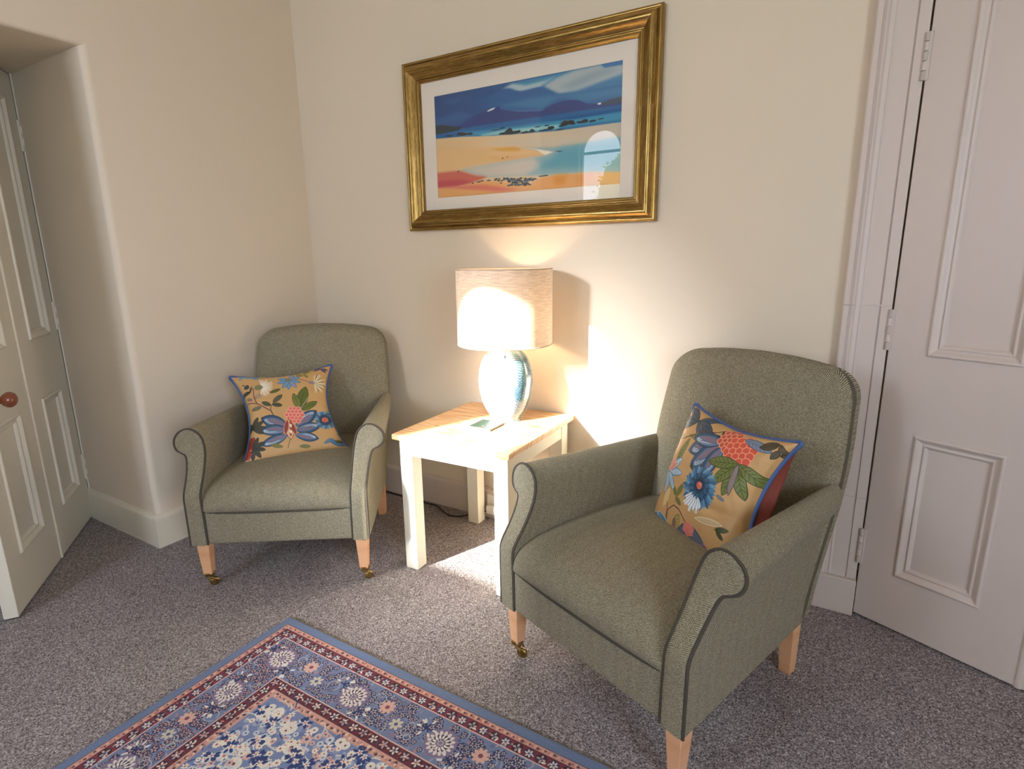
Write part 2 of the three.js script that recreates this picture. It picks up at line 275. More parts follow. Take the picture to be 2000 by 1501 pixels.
// ---- panelled doors. Local: hinge at x=0, leaf along +x, seen face towards +z
function panelDoor(name, x, z, turn, label, mat, knob) {
  const W = 0.882, H = 1.972, T = 0.044, g = group(name, x, 0.008, z, turn); structure(g, label, 'door');
  const cols = [[0.112, 0.322], [0.560, 0.770]], rows = [[0.195, 0.655], [0.912, 1.86]];
  const s = new THREE.Shape(); s.moveTo(0.002, 0); s.lineTo(W, 0); s.lineTo(W, H); s.lineTo(0.002, H); s.closePath();
  for (const [a, b] of cols) for (const [c, d] of rows) { const p = new THREE.Path(); p.moveTo(a, c); p.lineTo(b, c); p.lineTo(b, d); p.lineTo(a, d); p.closePath(); s.holes.push(p); }
  const leaf = new THREE.ExtrudeGeometry(s, { depth: T - 0.004, bevelEnabled: true, bevelSize: 0.002, bevelThickness: 0.002, bevelSegments: 2, bevelOffset: -0.002 }); leaf.translate(0, 0, -T + 0.002);
  mesh('leaf', uvBox(leaf), mat, g);
  const prof = [[-0.006, 0], [-0.005, 0.005], [-0.001, 0.008], [0.004, 0.006], [0.008, 0.001], [0.014, -0.004], [0.018, -0.005], [0.020, -0.002], [0.024, -0.003], [0.029, -0.009], [0.031, -0.0125]];
  for (const [a, b] of cols) for (const [c, d] of rows) {
    mesh('panel', box(a - 0.004, b + 0.004, c - 0.004, d + 0.004, -0.028, -0.012), mat, g);
    const parts = [], cor = [[a, c, 1, 1], [b, c, -1, 1], [b, d, -1, -1], [a, d, 1, -1]];
    for (let k = 0; k < 4; k++) {
      const A = cor[k], B = cor[(k + 1) % 4];
      parts.push(grid(prof.length - 1, 1, (u, v) => { const [o, h] = prof[Math.round(u * (prof.length - 1))], C = v < 0.5 ? A : B; return [C[0] + C[2] * o, C[1] + C[3] * o, h]; }, (u, v) => [v * 0.5, u * 0.04], true));
    }
    const mg = merge(parts); uvBox(mg); mesh('panel_moulding', mg, mat, g);
  }
  const bead = grid(10, 1, (u, v) => { const t = u * Math.PI; return [0.441 - 0.009 * Math.cos(t), v * H, 0.005 * Math.sin(t)]; }, (u, v) => [u * 0.02, v * H], false); mesh('centre_bead', bead, mat, g);
  for (const y of [0.25, 0.975, 1.735]) {
    const h = new THREE.Group(); h.name = 'hinge'; h.position.set(-0.002, y, 0.004); g.add(h);
    for (let k = 0; k < 5; k++) { const c = new THREE.CylinderGeometry(0.0068, 0.0068, 0.0225, 12); c.translate(0, -0.05 + k * 0.025, 0); mesh('knuckle', c, k % 2 ? mat : M.paintGrime, h); }
    mesh('hinge_plate', box(0.0, 0.012, -0.062, 0.062, -0.006, 0.0015), mat, h);
  }
  if (knob) {
    const p = [[0, 0.066], [0.012, 0.065], [0.022, 0.059], [0.028, 0.048], [0.027, 0.038], [0.021, 0.028], [0.013, 0.022], [0.011, 0.012], [0.016, 0.007], [0.026, 0.004], [0.027, 0]].map(([r, h]) => new THREE.Vector2(r, h)).reverse();
    const k = new THREE.LatheGeometry(p, 32); k.rotateX(Math.PI / 2); k.translate(0.725, 0.745, 0); const m = mesh('door_knob', k, M.knobWood, g); m.userData.label = 'round red brown wooden knob';
  }
  return g;
}
// left door: from (-3.115,-1.144) to (-2.405,-0.61); seen face points to (+0.6,-0.8) so the leaf is mirrored
{
  const d = panelDoor('door_1', 0, 0, 0, 'cream four-panel door standing open in the left recess, with a wooden knob', M.paintCream, true);
  // mirror in x and turn: hinge on the viewer's right
  for (const c of d.children) {
    const flip = (o) => { if (o.isMesh) { const q = plain(o.geometry.clone()), a = q.attributes.position.array, n = q.attributes.normal.array, t = q.attributes.uv.array; for (let i = 0; i < a.length; i += 3) { a[i] *= -1; n[i] *= -1; } for (const [arr, w] of [[a, 3], [n, 3], [t, 2]]) for (let i = 0; i < arr.length; i += 3 * w) for (let k = 0; k < w; k++) { const s = arr[i + w + k]; arr[i + w + k] = arr[i + 2 * w + k]; arr[i + 2 * w + k] = s; } o.geometry = q; } o.position.x *= -1; o.children.forEach(flip); };
    flip(c);
  }
  d.position.set(-3.108, 0.008, -1.137); // leaf runs along local -x
  d.rotation.y = Math.PI - Math.atan2(0.534, 0.71);
}
panelDoor('door_2', 0.1005, -2.082, -THREE.MathUtils.degToRad(23.33), 'white four-panel door standing ajar at the right, beside the architrave', M.paint, false);

// ================================================================ ARMCHAIRS
const ARM = [[.265, .19], [.266, .25], [.267, .31], [.270, .40], [.271, .47], [.276, .535], [.290, .581], [.312, .602], [.334, .608], [.360, .600], [.380, .582], [.387, .563], [.384, .541], [.371, .525], [.353, .519], [.342, .508], [.336, .486], [.331, .452], [.328, .40], [.327, .31], [.326, .19]];
const armCurve = new THREE.CatmullRomCurve3(ARM.map(([x, y]) => V(x, y, 0)), false, 'centripetal');
const armPts = armCurve.getSpacedPoints(96);
const armLen = armCurve.getLength();
const armFront = (y) => { const t = (y - 0.385) / 0.205, f = t < -0.1 ? 0 : t < 0.1 ? Math.pow(t + 0.1, 2) * 2.5 : t; return -0.102 * Math.sin(Math.min(1, f) * Math.PI / 2); };
function armXY(i, s) { const p = armPts[i]; return [0.265 + (p.x - 0.265) * (1 - 0.5 * s), p.y - 0.017 * s * smooth(0.3, 0.6, p.y)]; }
const armBack = (y) => -0.60 - 0.10 * smooth(0.19, 0.62, y);
function armSurface(side) {
  const n = armPts.length - 1;
  return grid(n, 20, (u, v) => { const i = Math.round(u * n), [x, y] = armXY(i, v), z = lerp(armFront(armPts[i].y) - 0.002, armBack(armPts[i].y), v); return [side * x, y, z]; }, (u, v) => [v * 0.62, u * armLen], side < 0);
}
function armPanel(side) { // padded front of the arm, rows of equal height
  const top = armPts.reduce((b, p, i) => (p.y > armPts[b].y ? i : b), 0), inner = armPts.slice(0, top + 1), outer = armPts.slice(top).reverse();
  const at = (list, y) => { for (let i = 1; i < list.length; i++) if (list[i].y >= y) { const a = list[i - 1], b = list[i]; return lerp(a.x, b.x, b.y === a.y ? 0 : (y - a.y) / (b.y - a.y)); } return list[list.length - 1].x; };
  const y1 = armPts[top].y;
  return grid(12, 60, (u, v) => { const w = 1 - Math.pow(1 - v, 1.6), y = lerp(0.19, y1, w), a = at(inner, y), b = at(outer, y), x = lerp(a, b, u); return [side * x, y, armFront(y) + 0.007 * Math.pow(Math.max(0, 1 - Math.pow(2 * u - 1, 4)), 0.5) * (v > 0.97 ? (1 - v) / 0.03 : 1)]; }, (u, v) => { const w = 1 - Math.pow(1 - v, 1.6), y = lerp(0.19, y1, w); return [lerp(at(inner, y), at(outer, y), u) + 0.013, y * 1.08]; }, side < 0);
}
function armPiping(side) { const pts = armPts.filter((_, i) => i % 2 === 0).map((p) => V(side * p.x, p.y, armFront(p.y) + 0.001)); return tube(pts, 0.0043, 120, false, 8); }
const backMid = (y) => -0.635 - 0.165 * (y - 0.19) / 0.69;
function backGeo() {
  const rows = 46, n = 72, top = 0.882, R = 0.075;
  const w0 = (y) => lerp(0.288, 0.311, smooth(0.19, 0.6, y)) - 0.014 * smooth(0.62, 0.88, y);
  return grid(n, rows, (u, v) => {
    const q = 1 - Math.pow(1 - v, 1.7), yr = lerp(0.19, top, q), th = u * Math.PI * 2, e = 0.36;
    let w = w0(yr), t = 0.060;
    if (yr > top - R) { const k = (yr - top + R) / R; w = w - R + R * Math.sqrt(Math.max(0, 1 - k * k)); }
    if (yr > top - 0.05) { const k = (yr - top + 0.05) / 0.05; t *= Math.sqrt(Math.max(0, 1 - k * k)); }
    if (v === 1) { t = 0.0005; }
    const c = Math.cos(th), s = Math.sin(th), x = w * Math.sign(c) * Math.pow(Math.abs(c), e), zz = t * Math.sign(s) * Math.pow(Math.abs(s), e);
    const f = x / w0(yr), y = yr + 0.034 * (1 - f * f) * smooth(0.5, 0.88, yr);
    const bulge = s > 0 ? 0.020 * (1 - f * f) * smooth(0.35, 0.6, yr) * (1 - smooth(0.72, 0.9, yr)) : 0;
    return [x, y, backMid(yr) + zz + bulge];
  }, (u, v) => { const q = 1 - Math.pow(1 - v, 1.7), th = u * Math.PI * 2, c = Math.cos(th); return [0.3 * Math.sign(c) * Math.pow(Math.abs(c), 0.36) * (Math.sin(th) > 0 ? 1 : -1), lerp(0.19, 0.9, q)]; }, true, true);
}
const seatProf = new THREE.CatmullRomCurve3([[-0.02, .308], [0.0, .314], [0.012, .332], [0.015, .358], [0.006, .386], [-0.018, .408], [-0.06, .423], [-0.14, .434], [-0.3, .437], [-0.45, .430], [-0.63, .41]].map(([z, y]) => V(0, y, z)), false, 'centripetal');
const seatY = (x, z) => 0.43 - 0.02 * Math.pow(Math.abs(x) / 0.27, 2.4);
function seatGeo() {
  const L = seatProf.getLength();
  return grid(40, 60, (u, v) => { const p = seatProf.getPointAt(v), x = lerp(-0.268, 0.268, u), e = Math.pow(Math.abs(2 * u - 1), 3); const k = smooth(0.0, 0.12, v); return [x, p.y - 0.028 * e * k, p.z - 0.012 * e * (1 - smooth(0.1, 0.3, v))]; }, (u, v) => [lerp(-0.268, 0.268, u), v * L], false);
}
function legGeo(x0, z0, top, bot, y0, y1, dx = 0, dz = 0) { // square leg, tapering, with tiny chamfers
  const b = new RoundedBoxGeometry(1, 1, 1, 2, 0.06), p = b.attributes.position;
  for (let i = 0; i < p.count; i++) { const t = p.getY(i) + 0.5, w = lerp(bot, top, t); p.setXYZ(i, x0 + dx * (1 - t) + p.getX(i) * w, lerp(y0, y1, t), z0 + dz * (1 - t) + p.getZ(i) * w); }
  b.computeVertexNormals(); return uvBox(b);
}
function caster(parent, x, z) {
  const c = new THREE.Group(); c.name = 'caster'; c.position.set(x, 0, z); c.rotation.y = 0.5; parent.add(c);
  mesh('cup', merge([legGeo(0, 0, 0.036, 0.031, 0.048, 0.062), (() => { const k = new THREE.CylinderGeometry(0.007, 0.010, 0.016, 12); k.translate(0, 0.042, 0); return k; })()]), M.brass, c);
  const arms = []; for (const s of [-1, 1]) { const q = new THREE.TubeGeometry(new THREE.CatmullRomCurve3([V(0, 0.042, s * 0.004), V(0.008, 0.04, s * 0.012), V(0.013, 0.03, s * 0.013), V(0.014, 0.018, s * 0.013)]), 12, 0.003, 8); arms.push(q); }
  mesh('fork', merge(arms), M.brass, c);
  const w = new THREE.TorusGeometry(0.010, 0.0075, 10, 24); w.translate(0.014, 0.0176, 0); const hub = new THREE.CylinderGeometry(0.007, 0.007, 0.024, 12); hub.rotateX(Math.PI / 2); hub.translate(0.014, 0.0176, 0); mesh('wheel', merge([w, hub]), M.brass, c);
}
function makeChair(x, z, turn, label) {
  const g = group('armchair', x, 0, z, turn); tag(g, label, 'armchair', 'pair of tweed armchairs');
  mesh('seat_frame', rbox(-0.268, 0.268, 0.19, 0.320, -0.60, 0.0, 0.010, 4), M.tweed, g);
  const seat = mesh('seat', seatGeo(), M.tweed, g);
  const sp = mesh('piping', tube([V(-0.266, 0.3145, -0.006), V(-0.13, 0.3145, 0.002), V(0.13, 0.3145, 0.002), V(0.266, 0.3145, -0.006)], 0.0042, 40), M.piping, seat); sp.userData.label = 'dark brown piping';
  mesh('backrest', backGeo(), M.tweed, g);
  for (const s of [-1, 1]) {
    const a = mesh('arm', armSurface(s), M.tweed, g); mesh('arm_front', armPanel(s), M.tweed, a); const p = mesh('piping', armPiping(s), M.piping, a); p.userData.label = 'dark brown piping';
  }
  for (const s of [-1, 1]) { const l = mesh('leg', legGeo(s * 0.293, -0.034, 0.047, 0.031, 0.055, 0.20), M.beech, g); l.userData.label = 'pale beech front leg on a brass caster'; caster(l, s * 0.293, -0.034); }
  for (const s of [-1, 1]) mesh('leg', legGeo(s * 0.262, -0.605, 0.046, 0.034, 0.0, 0.21, s * -0.002, -0.014), M.beech, g);
  return g;
}
const CH = [[-1.746, -1.2044, 0.5952], [-0.5278, -1.1826, -0.3657]];
makeChair(...CH[0], 'green brown herringbone armchair in the corner, left of the side table');
makeChair(...CH[1], 'green brown herringbone armchair in the foreground, right of the side table');

// ---- printed cushions
function homography(src) { // maps the four crop corners (TL, TR, BR, BL) to the unit square, y down
  const dst = [[0, 0], [1, 0], [1, 1], [0, 1]], A = [];
  for (let i = 0; i < 4; i++) { const [x, y] = src[i], [u, v] = dst[i]; A.push([x, y, 1, 0, 0, 0, -u * x, -u * y, u], [0, 0, 0, x, y, 1, -v * x, -v * y, v]); }
  for (let c = 0; c < 8; c++) { let p = c; for (let r = c + 1; r < 8; r++) if (Math.abs(A[r][c]) > Math.abs(A[p][c])) p = r; [A[c], A[p]] = [A[p], A[c]]; for (let r = 0; r < 8; r++) if (r !== c) { const f = A[r][c] / A[c][c]; for (let k = c; k < 9; k++) A[r][k] -= f * A[c][k]; } }
  const h = A.map((r, i) => r[8] / r[i]); return (x, y) => { const w = h[6] * x + h[7] * y + 1; return [(h[0] * x + h[1] * y + h[2]) / w, (h[3] * x + h[4] * y + h[5]) / w]; };
}
function printer(g, size, src, span = 1350) { // drawing tools for the fabric print; positions on the print
  const H = homography(src), P = (x, y) => { const [u, v] = H(x, y); return [u * size, v * size]; }, k = size / span;
  const T = {
    petal(x, y, len, wid, deg, fill, edge, vein) {
      const [a, b] = P(x, y); g.save(); g.translate(a, b); g.rotate(deg * Math.PI / 180); g.scale(k, k);
      g.beginPath(); g.moveTo(0, 0); g.bezierCurveTo(len * 0.3, -wid, len * 0.8, -wid * 0.8, len, 0); g.bezierCurveTo(len * 0.8, wid * 0.8, len * 0.3, wid, 0, 0); g.fillStyle = fill; g.fill(); if (edge) { g.lineWidth = 6; g.strokeStyle = edge; g.stroke(); }
      if (vein) { g.strokeStyle = vein; g.lineWidth = 5; for (const o of [-0.45, 0, 0.45]) { g.beginPath(); g.moveTo(len * 0.08, 0); g.quadraticCurveTo(len * 0.5, o * wid * 1.3, len * 0.93, o * wid * 0.3); g.stroke(); } }
      g.restore();
    },
    leaf(x, y, len, wid, deg, fill, edge) {
      T.petal(x, y, len, wid, deg, fill, edge); const [a, b] = P(x, y); g.save(); g.translate(a, b); g.rotate(deg * Math.PI / 180); g.scale(k, k); g.strokeStyle = edge || '#3a3a22'; g.lineWidth = 4; g.beginPath(); g.moveTo(0, 0); g.lineTo(len * 0.95, 0);
      for (let i = 1; i < 6; i++) for (const s of [-1, 1]) { g.moveTo(len * i * 0.14, 0); g.lineTo(len * (i * 0.14 + 0.12), s * wid * 0.45); } g.stroke(); g.restore();
    },
    line(pts, w, col) { g.strokeStyle = col; g.lineWidth = w * k; g.lineCap = 'round'; g.lineJoin = 'round'; g.beginPath(); pts.forEach(([x, y], i) => { const q = P(x, y); if (!i) g.moveTo(...q); else { const m = P((pts[i - 1][0] + x) / 2, (pts[i - 1][1] + y) / 2); g.quadraticCurveTo(...P(...pts[i - 1]), ...m); g.lineTo(...q); } }); g.stroke(); },
    daisy(x, y, r, n, cols, core, a0 = 0, a1 = 360) { for (let i = 0; i < n; i++) T.petal(x, y, r * (0.92 + 0.16 * rnd()), r * 0.22, a0 + (a1 - a0) * i / n, cols[i % cols.length], null); for (let i = 0; i < n; i++) T.petal(x, y, r * 0.66, r * 0.10, a0 + (a1 - a0) * (i + 0.5) / n, core[0]); const [a, b] = P(x, y); g.fillStyle = core[1]; g.beginPath(); g.ellipse(a, b, r * 0.3 * k, r * 0.26 * k, 0, 0, 7); g.fill(); g.fillStyle = core[2]; for (let i = 0; i < 14; i++) { g.beginPath(); g.arc(a + rr(-0.22, 0.22) * r * k, b + rr(-0.2, 0.2) * r * k, 5 * k, 0, 7); g.fill(); } },
    spray(x, y, r, n, cols, w = 5, a0 = 0, a1 = 360) { for (let i = 0; i < n; i++) { const t = (a0 + (a1 - a0) * (i + 0.3 * rnd()) / n) * Math.PI / 180, [a, b] = P(x, y), l = r * rr(0.7, 1.05) * k; g.strokeStyle = cols[i % cols.length]; g.lineWidth = w * k; g.beginPath(); g.moveTo(a + Math.cos(t) * l * 0.15, b + Math.sin(t) * l * 0.15); g.lineTo(a + Math.cos(t) * l, b + Math.sin(t) * l); g.stroke(); } },
    berry(x, y, r, fill, line) { for (let j = -3; j <= 3; j++) for (let i = -3; i <= 3; i++) { const ox = (i + (j & 1) * 0.5) * r * 0.44, oy = j * r * 0.36; if (ox * ox + oy * oy > r * r * 0.85) continue; const [a, b] = P(x + ox, y + oy); g.beginPath(); g.ellipse(a, b, r * 0.25 * k, r * 0.23 * k, 0, 0, 7); g.fillStyle = fill; g.fill(); g.lineWidth = 7 * k; g.strokeStyle = line; g.stroke(); } },
    wing(x, y, len, wid, deg) { T.petal(x, y, len, wid, deg, '#31506f', '#20364f'); T.petal(x, y, len * 0.9, wid * 0.68, deg - 2, '#6f87a0', null, '#d9dfe0'); T.petal(x, y, len * 0.8, wid * 0.4, deg + 3, '#7d6d80', '#3a6f9a'); },
    blot(x, y, rx, ry, deg, fill) { const [a, b] = P(x, y); g.fillStyle = fill; g.beginPath(); g.ellipse(a, b, rx * k, ry * k, deg * Math.PI / 180, 0, 7); g.fill(); },
  };
  g.fillStyle = '#c59d68'; g.fillRect(0, 0, size, size);
  for (let i = 0; i < 3200; i++) { g.fillStyle = rnd() < 0.5 ? 'rgba(222,182,130,0.16)' : 'rgba(178,132,78,0.13)'; g.fillRect(rnd() * size, rnd() * size, rr(20, 120), 1.5); }
  return T;
}
const blues = ['#4f7ea3', '#3c6689', '#6d9bb8'], olive = '#6f7036', oliveD = '#43461f', dark = '#33342c', plum = '#6d4a52', pink = '#d9766a', coral = '#c9503c';
const printA = canvasTex(1024, 1024, (g, S) => {
  const T = printer(g, S, [[115, 255], [1435, 95], [1615, 1180], [290, 1400]], 1180);
  T.line([[690, 830], [655, 770], [480, 670], [345, 648]], 12, plum); T.line([[480, 670], [440, 580], [430, 480], [400, 440]], 10, plum); T.line([[660, 790], [650, 730], [680, 680]], 9, '#5a5a38');
  T.leaf(655, 705, 110, 34, 215, '#5c5f45', dark); T.leaf(680, 670, 140, 40, -38, '#6b6d50', dark); T.leaf(670, 690, 110, 36, 20, '#57593e', dark); T.leaf(440, 600, 100, 30, -20, '#cfc0a0', plum); T.leaf(420, 620, 60, 22, 215, '#c5b48e', plum); T.leaf(400, 505, 110, 32, 165, '#4a3f37', dark); T.leaf(330, 470, 60, 38, -60, '#3b5570', dark); T.leaf(395, 510, 60, 18, -80, plum);
  T.leaf(420, 750, 100, 34, -8, '#8d8b78', dark); T.spray(540, 460, 130, 34, ['#e8e2cf', '#d8d2bb', '#f1ecdd'], 6, -100, 110); T.blot(495, 460, 46, 36, 10, '#7c7a58');
  for (const a of [170, 205, 100, 60, 20, -20, -60, 130]) T.petal(880, 375, 135, 34, a, a % 3 ? '#6f98b6' : '#8c93b4', '#4c6d94'); T.blot(870, 365, 34, 24, 0, '#77805a'); T.leaf(770, 495, 120, 28, 165, olive, oliveD);
  T.line([[1000, 345], [1090, 375], [1170, 400]], 8, plum); T.blot(1160, 400, 34, 22, 10, '#8a7f96'); T.spray(1195, 405, 150, 26, ['#e7dfb7', '#c7c39a', '#5b5b54', '#f0e9cf'], 7, -80, 100);
  T.leaf(1060, 300, 90, 28, 200, '#8f9456', olive); T.leaf(1060, 280, 100, 28, -40, '#8b9152', olive); T.leaf(1075, 285, 60, 22, 60, '#8a8f55', olive); for (const a of [20, 50, 160, 200, 245]) T.leaf(1280, 175, 90, 22, a, '#6e5f74', '#4d4560');
  T.leaf(1000, 760, 320, 90, -68, '#5f6b2c', oliveD); T.leaf(1010, 760, 230, 55, -100, '#7d8440', oliveD); T.leaf(1020, 770, 220, 60, -25, '#6c7434', oliveD); T.line([[1010, 770], [1080, 660], [1120, 600]], 9, '#a79a86');
  T.wing(850, 960, 300, 110, 212); T.wing(850, 1000, 290, 95, 190); T.wing(860, 1060, 300, 80, 168); T.wing(960, 960, 300, 105, -32); T.wing(960, 1010, 280, 90, -5); T.wing(950, 1060, 260, 75, 18);
  T.berry(945, 825, 105, '#d96f63', '#efb3a0'); T.petal(900, 1110, 240, 70, -88, '#d6b58c', '#7c3b32'); T.petal(830, 1060, 180, 36, -75, '#8c3f36', '#d6917a'); T.petal(965, 1060, 180, 36, -105, '#8c3f36', '#d6917a'); for (let i = 0; i < 5; i++) T.petal(900, 1080 - i * 34, 60, 20, -90, i % 2 ? '#ece2c8' : '#b0503f'); T.line([[890, 1100], [870, 1170], [860, 1200]], 9, '#7a6a4a');
  T.leaf(800, 1190, 130, 30, -160, '#7b7440', olive); T.leaf(1000, 1180, 120, 26, 10, '#7a7442', olive);
  T.daisy(1320, 870, 125, 26, blues, ['#23425e', '#d2705f', '#9c3c33']); T.line([[1200, 920], [1250, 900]], 8, '#8a7350'); T.leaf(1470, 1020, 70, 26, 0, '#6a5a44', dark); T.petal(1560, 1150, 190, 40, 205, '#4c7ea8', '#27476b'); T.leaf(1540, 1110, 90, 26, 190, olive, oliveD); T.leaf(1300, 1140, 120, 28, -20, '#6d8494', '#51708a');
  for (const a of [-60, -25, 10, 40, 150, 190, 240]) T.leaf(430, 970, 140, 34, a, '#4a4c3a', '#1f211b'); T.berry(405, 1140, 70, '#b8402f', '#5a1e18'); for (const a of [20, 60, 100, 300, 340]) T.leaf(440, 1200, 130, 34, a, '#474a38', '#1f211b'); T.berry(350, 1260, 60, '#cf4433', '#7c231a');
  T.petal(250, 330, 80, 26, -60, '#6aa0c0', '#487ea5'); T.petal(300, 300, 130, 24, 10, '#74a6c2', '#4c80a6'); T.petal(420, 300, 70, 30, 40, '#6197bb', '#487ea5'); T.leaf(190, 420, 80, 26, 60, '#57624b', dark); T.blot(300, 412, 14, 10, 0, '#7a4a2c'); T.blot(560, 545, 5, 5, 0, '#f3ecdc');
});
const printB = canvasTex(1024, 1024, (g, S) => {
  const T = printer(g, S, [[440, 50], [1455, 445], [960, 1640], [20, 1085]], 1080);
  for (const a of [-20, 10, 40, 150, 175, 205]) T.leaf(560, 230, 200, 46, a, '#46586a', '#28343f'); T.leaf(500, 360, 320, 50, -8, '#7f8340', olive); T.leaf(440, 350, 200, 40, 165, '#8b8c46', olive); T.leaf(510, 390, 240, 44, 100, '#7f8745', oliveD); T.line([[400, 380], [560, 360], [700, 400], [820, 400]], 9, '#5b3a2e'); T.line([[620, 330], [760, 350], [880, 330]], 8, '#5b3a2e'); for (let i = 0; i < 6; i++) T.leaf(640 + i * 45, 345 + (i % 2) * 30, 60, 16, 20 + 30 * (i % 3), '#4a3326', '#2d211a');
  T.wing(840, 440, 330, 120, 150); T.wing(850, 460, 340, 110, 128); T.wing(860, 480, 300, 90, 105); T.wing(840, 450, 300, 90, 172); T.line([[690, 640], [690, 690]], 9, '#5c4c2c'); T.leaf(560, 640, 50, 20, 20, '#8a6d3a', oliveD);
  T.berry(905, 430, 100, '#c4523e', '#e6a583'); T.spray(920, 440, 90, 16, ['#e9dcb4', '#27463a'], 9, -20, 80); T.berry(1005, 530, 130, '#d2563f', '#ef9a7c'); T.leaf(1030, 420, 240, 46, 5, '#7d8aa0', '#54657f');
  for (const a of [60, 95, 125, 20, 165]) T.leaf(1005, 640, 260, 66, a, '#6f7a3a', '#3e4421'); T.petal(1005, 640, 240, 36, 85, '#8d7f80', '#645a5c'); T.leaf(1310, 470, 130, 44, 150, '#5a4c34', dark); T.leaf(1320, 470, 110, 34, 60, '#6d5a3c', dark); T.leaf(1310, 520, 80, 26, 110, '#6d5a3c', dark);
  T.daisy(655, 830, 175, 34, blues, ['#203d58', '#d0604f', '#e7a08a']); T.spray(640, 850, 175, 22, ['#e9ebea', '#dfe4e6', '#9ab4c6'], 12, 60, 140); T.daisy(655, 815, 110, 22, ['#28506f', '#3a6588'], ['#1d3850', '#d0604f', '#e7a08a']);
  for (const a of [200, 160, 120, 80, 40, -10, -50]) T.petal(300, 660, 190, 48, a, '#7fa5c0', '#4e7a9f', '#d5e1e6'); for (const a of [-110, -90, -70, -50]) T.petal(295, 660, 120, 30, a, '#d98774', '#e4a795'); T.line([[295, 850], [290, 980], [260, 1070]], 8, plum); T.line([[265, 1090], [290, 1010], [370, 975], [430, 1010], [490, 1120]], 10, plum);
  T.leaf(400, 900, 130, 34, -70, '#7a7b4a', olive); T.leaf(400, 905, 90, 28, 25, '#7a7b4a', olive); T.leaf(390, 890, 70, 24, -120, '#7a7b4a', olive); T.line([[380, 950], [400, 905]], 6, '#8a7350');
  T.petal(230, 980, 180, 50, -80, '#d8c48c', '#cdb67c'); T.leaf(320, 1200, 170, 50, -75, '#b8a261', olive); T.leaf(310, 1200, 120, 30, -85, '#9a7f72', plum);
  for (const a of [10, 40, 70, 100, 130]) T.petal(140, 1020, 170, 46, a, '#4f86b0', '#b9c9cc'); T.blot(170, 1110, 40, 18, 40, '#c7777c');
  for (const a of [55, 75, 95, 115, 35]) T.petal(510, 1130, 330, 80, a, '#56677c', '#34465c', '#8c6a78'); T.petal(510, 1140, 300, 50, 92, '#2f5572', '#1f3b52'); T.berry(510, 1185, 55, '#d6695c', '#e08f80'); for (let i = 0; i < 22; i++) T.blot(rr(420, 690), rr(1180, 1400), 12, 8, rr(0, 90), '#cf7b80'); T.leaf(790, 1190, 110, 26, -20, '#57613a', oliveD); T.leaf(800, 1200, 80, 22, 30, '#57613a', oliveD);
  T.petal(600, 1090, 260, 34, -12, '#cbb48a', '#e3d4b0'); T.leaf(820, 900, 80, 18, 10, '#8d8c86', '#6f7a86');
});
function cushion(center, rot, size, chair, tex, label, pinch, chop, overhang, extra) {
  const [cx, cz, ct] = CH[chair], base = new THREE.Vector3(...center).applyAxisAngle(V(0, 1, 0), ct).add(V(cx, 0, cz));
  const g = group('cushion', base.x, base.y, base.z);
  const ax = V(...rot), q = new THREE.Quaternion().setFromAxisAngle(V(0, 1, 0), ct).multiply(new THREE.Quaternion().setFromAxisAngle(ax.clone().normalize(), ax.length())); g.quaternion.copy(q);
  tag(g, label, 'cushion', 'pair of printed cushions');
  const h = size / 2;
  const edge = (u, v, e = 0) => { const a = (1 - v * v) * Math.pow(Math.abs(u), e), b = (1 - u * u) * Math.pow(Math.abs(v), e); return [h * u * (1 - pinch[u > 0 ? 1 : 3] * a), h * (v * (1 - pinch[v > 0 ? 0 : 2] * b)) - (v > 0 ? chop * Math.pow(b, 4) * v : 0)]; };
  const thick = (u, v) => 0.066 * Math.pow(Math.max(0, (1 - u * u) * (1 - v * v)), 0.38);
  const wr = (u, v) => 0.0035 * perlin.noise(u * 3.1 + 5, v * 3.1, center[0] * 20) + 0.002 * perlin.noise(u * 7, v * 7, 3);
  const mat = new THREE.MeshPhysicalMaterial({ map: tex, roughness: 0.5, sheen: 0.3, sheenRoughness: 0.35, sheenColor: lin(0.7, 0.6, 0.4) });
  for (const s of [1, -1]) {
    const geo = grid(60, 60, (a, b) => { const u = a * 2 - 1, v = b * 2 - 1, [x, y] = edge(u, v, s < 0 ? overhang : 2), t = thick(u, v); return [x, y, s * t + (t > 0.01 ? wr(u, v) : 0) + (s > 0 && extra ? extra(u, v) : 0)]; }, (a, b) => { const [x, y] = edge(a * 2 - 1, b * 2 - 1, 2); return [x / size + 0.5, y / size + 0.5]; }, s < 0);
    const m = mesh(s > 0 ? 'front_cover' : 'back_cover', geo, s > 0 ? mat : M.maroon, g); if (s < 0) m.userData.label = 'plain dark red back';
  }
  const pts = []; for (const [f, n] of [[(t) => [-1 + 2 * t, 1], 12], [(t) => [1, 1 - 2 * t], 12], [(t) => [1 - 2 * t, -1], 12], [(t) => [-1, -1 + 2 * t], 12]]) for (let i = 0; i < n; i++) { const [x, y] = edge(...f(i / n)); const L = 1.004; pts.push(V(x * L, y * L, 0)); }
  const p = mesh('piping', tube(pts, 0.006, 220, true, 8), M.bluePiping, g); p.userData.label = 'blue cord piping';
}
cushion([-0.068, 0.57, -0.425], [-0.687, 0.354, 0.164], 0.425, 0, printA, 'gold floral cushion with blue piping in the left armchair', [0.11, 0.26, 0.04, 0.26], 0.024, 2);
cushion([0.085, 0.572, -0.470], [-0.358, -0.258, -0.064], 0.392, 1, printB, 'gold floral cushion with blue piping in the right armchair, dark red back showing', [0.13, 0.28, 0.05, 0.05], 0.004, 12, (u, v) => -0.010 * Math.exp(-Math.pow((v + 0.32 - 0.1 * u) / 0.06, 2)) * smooth(-0.4, 0.4, u) * (1 - u * u));

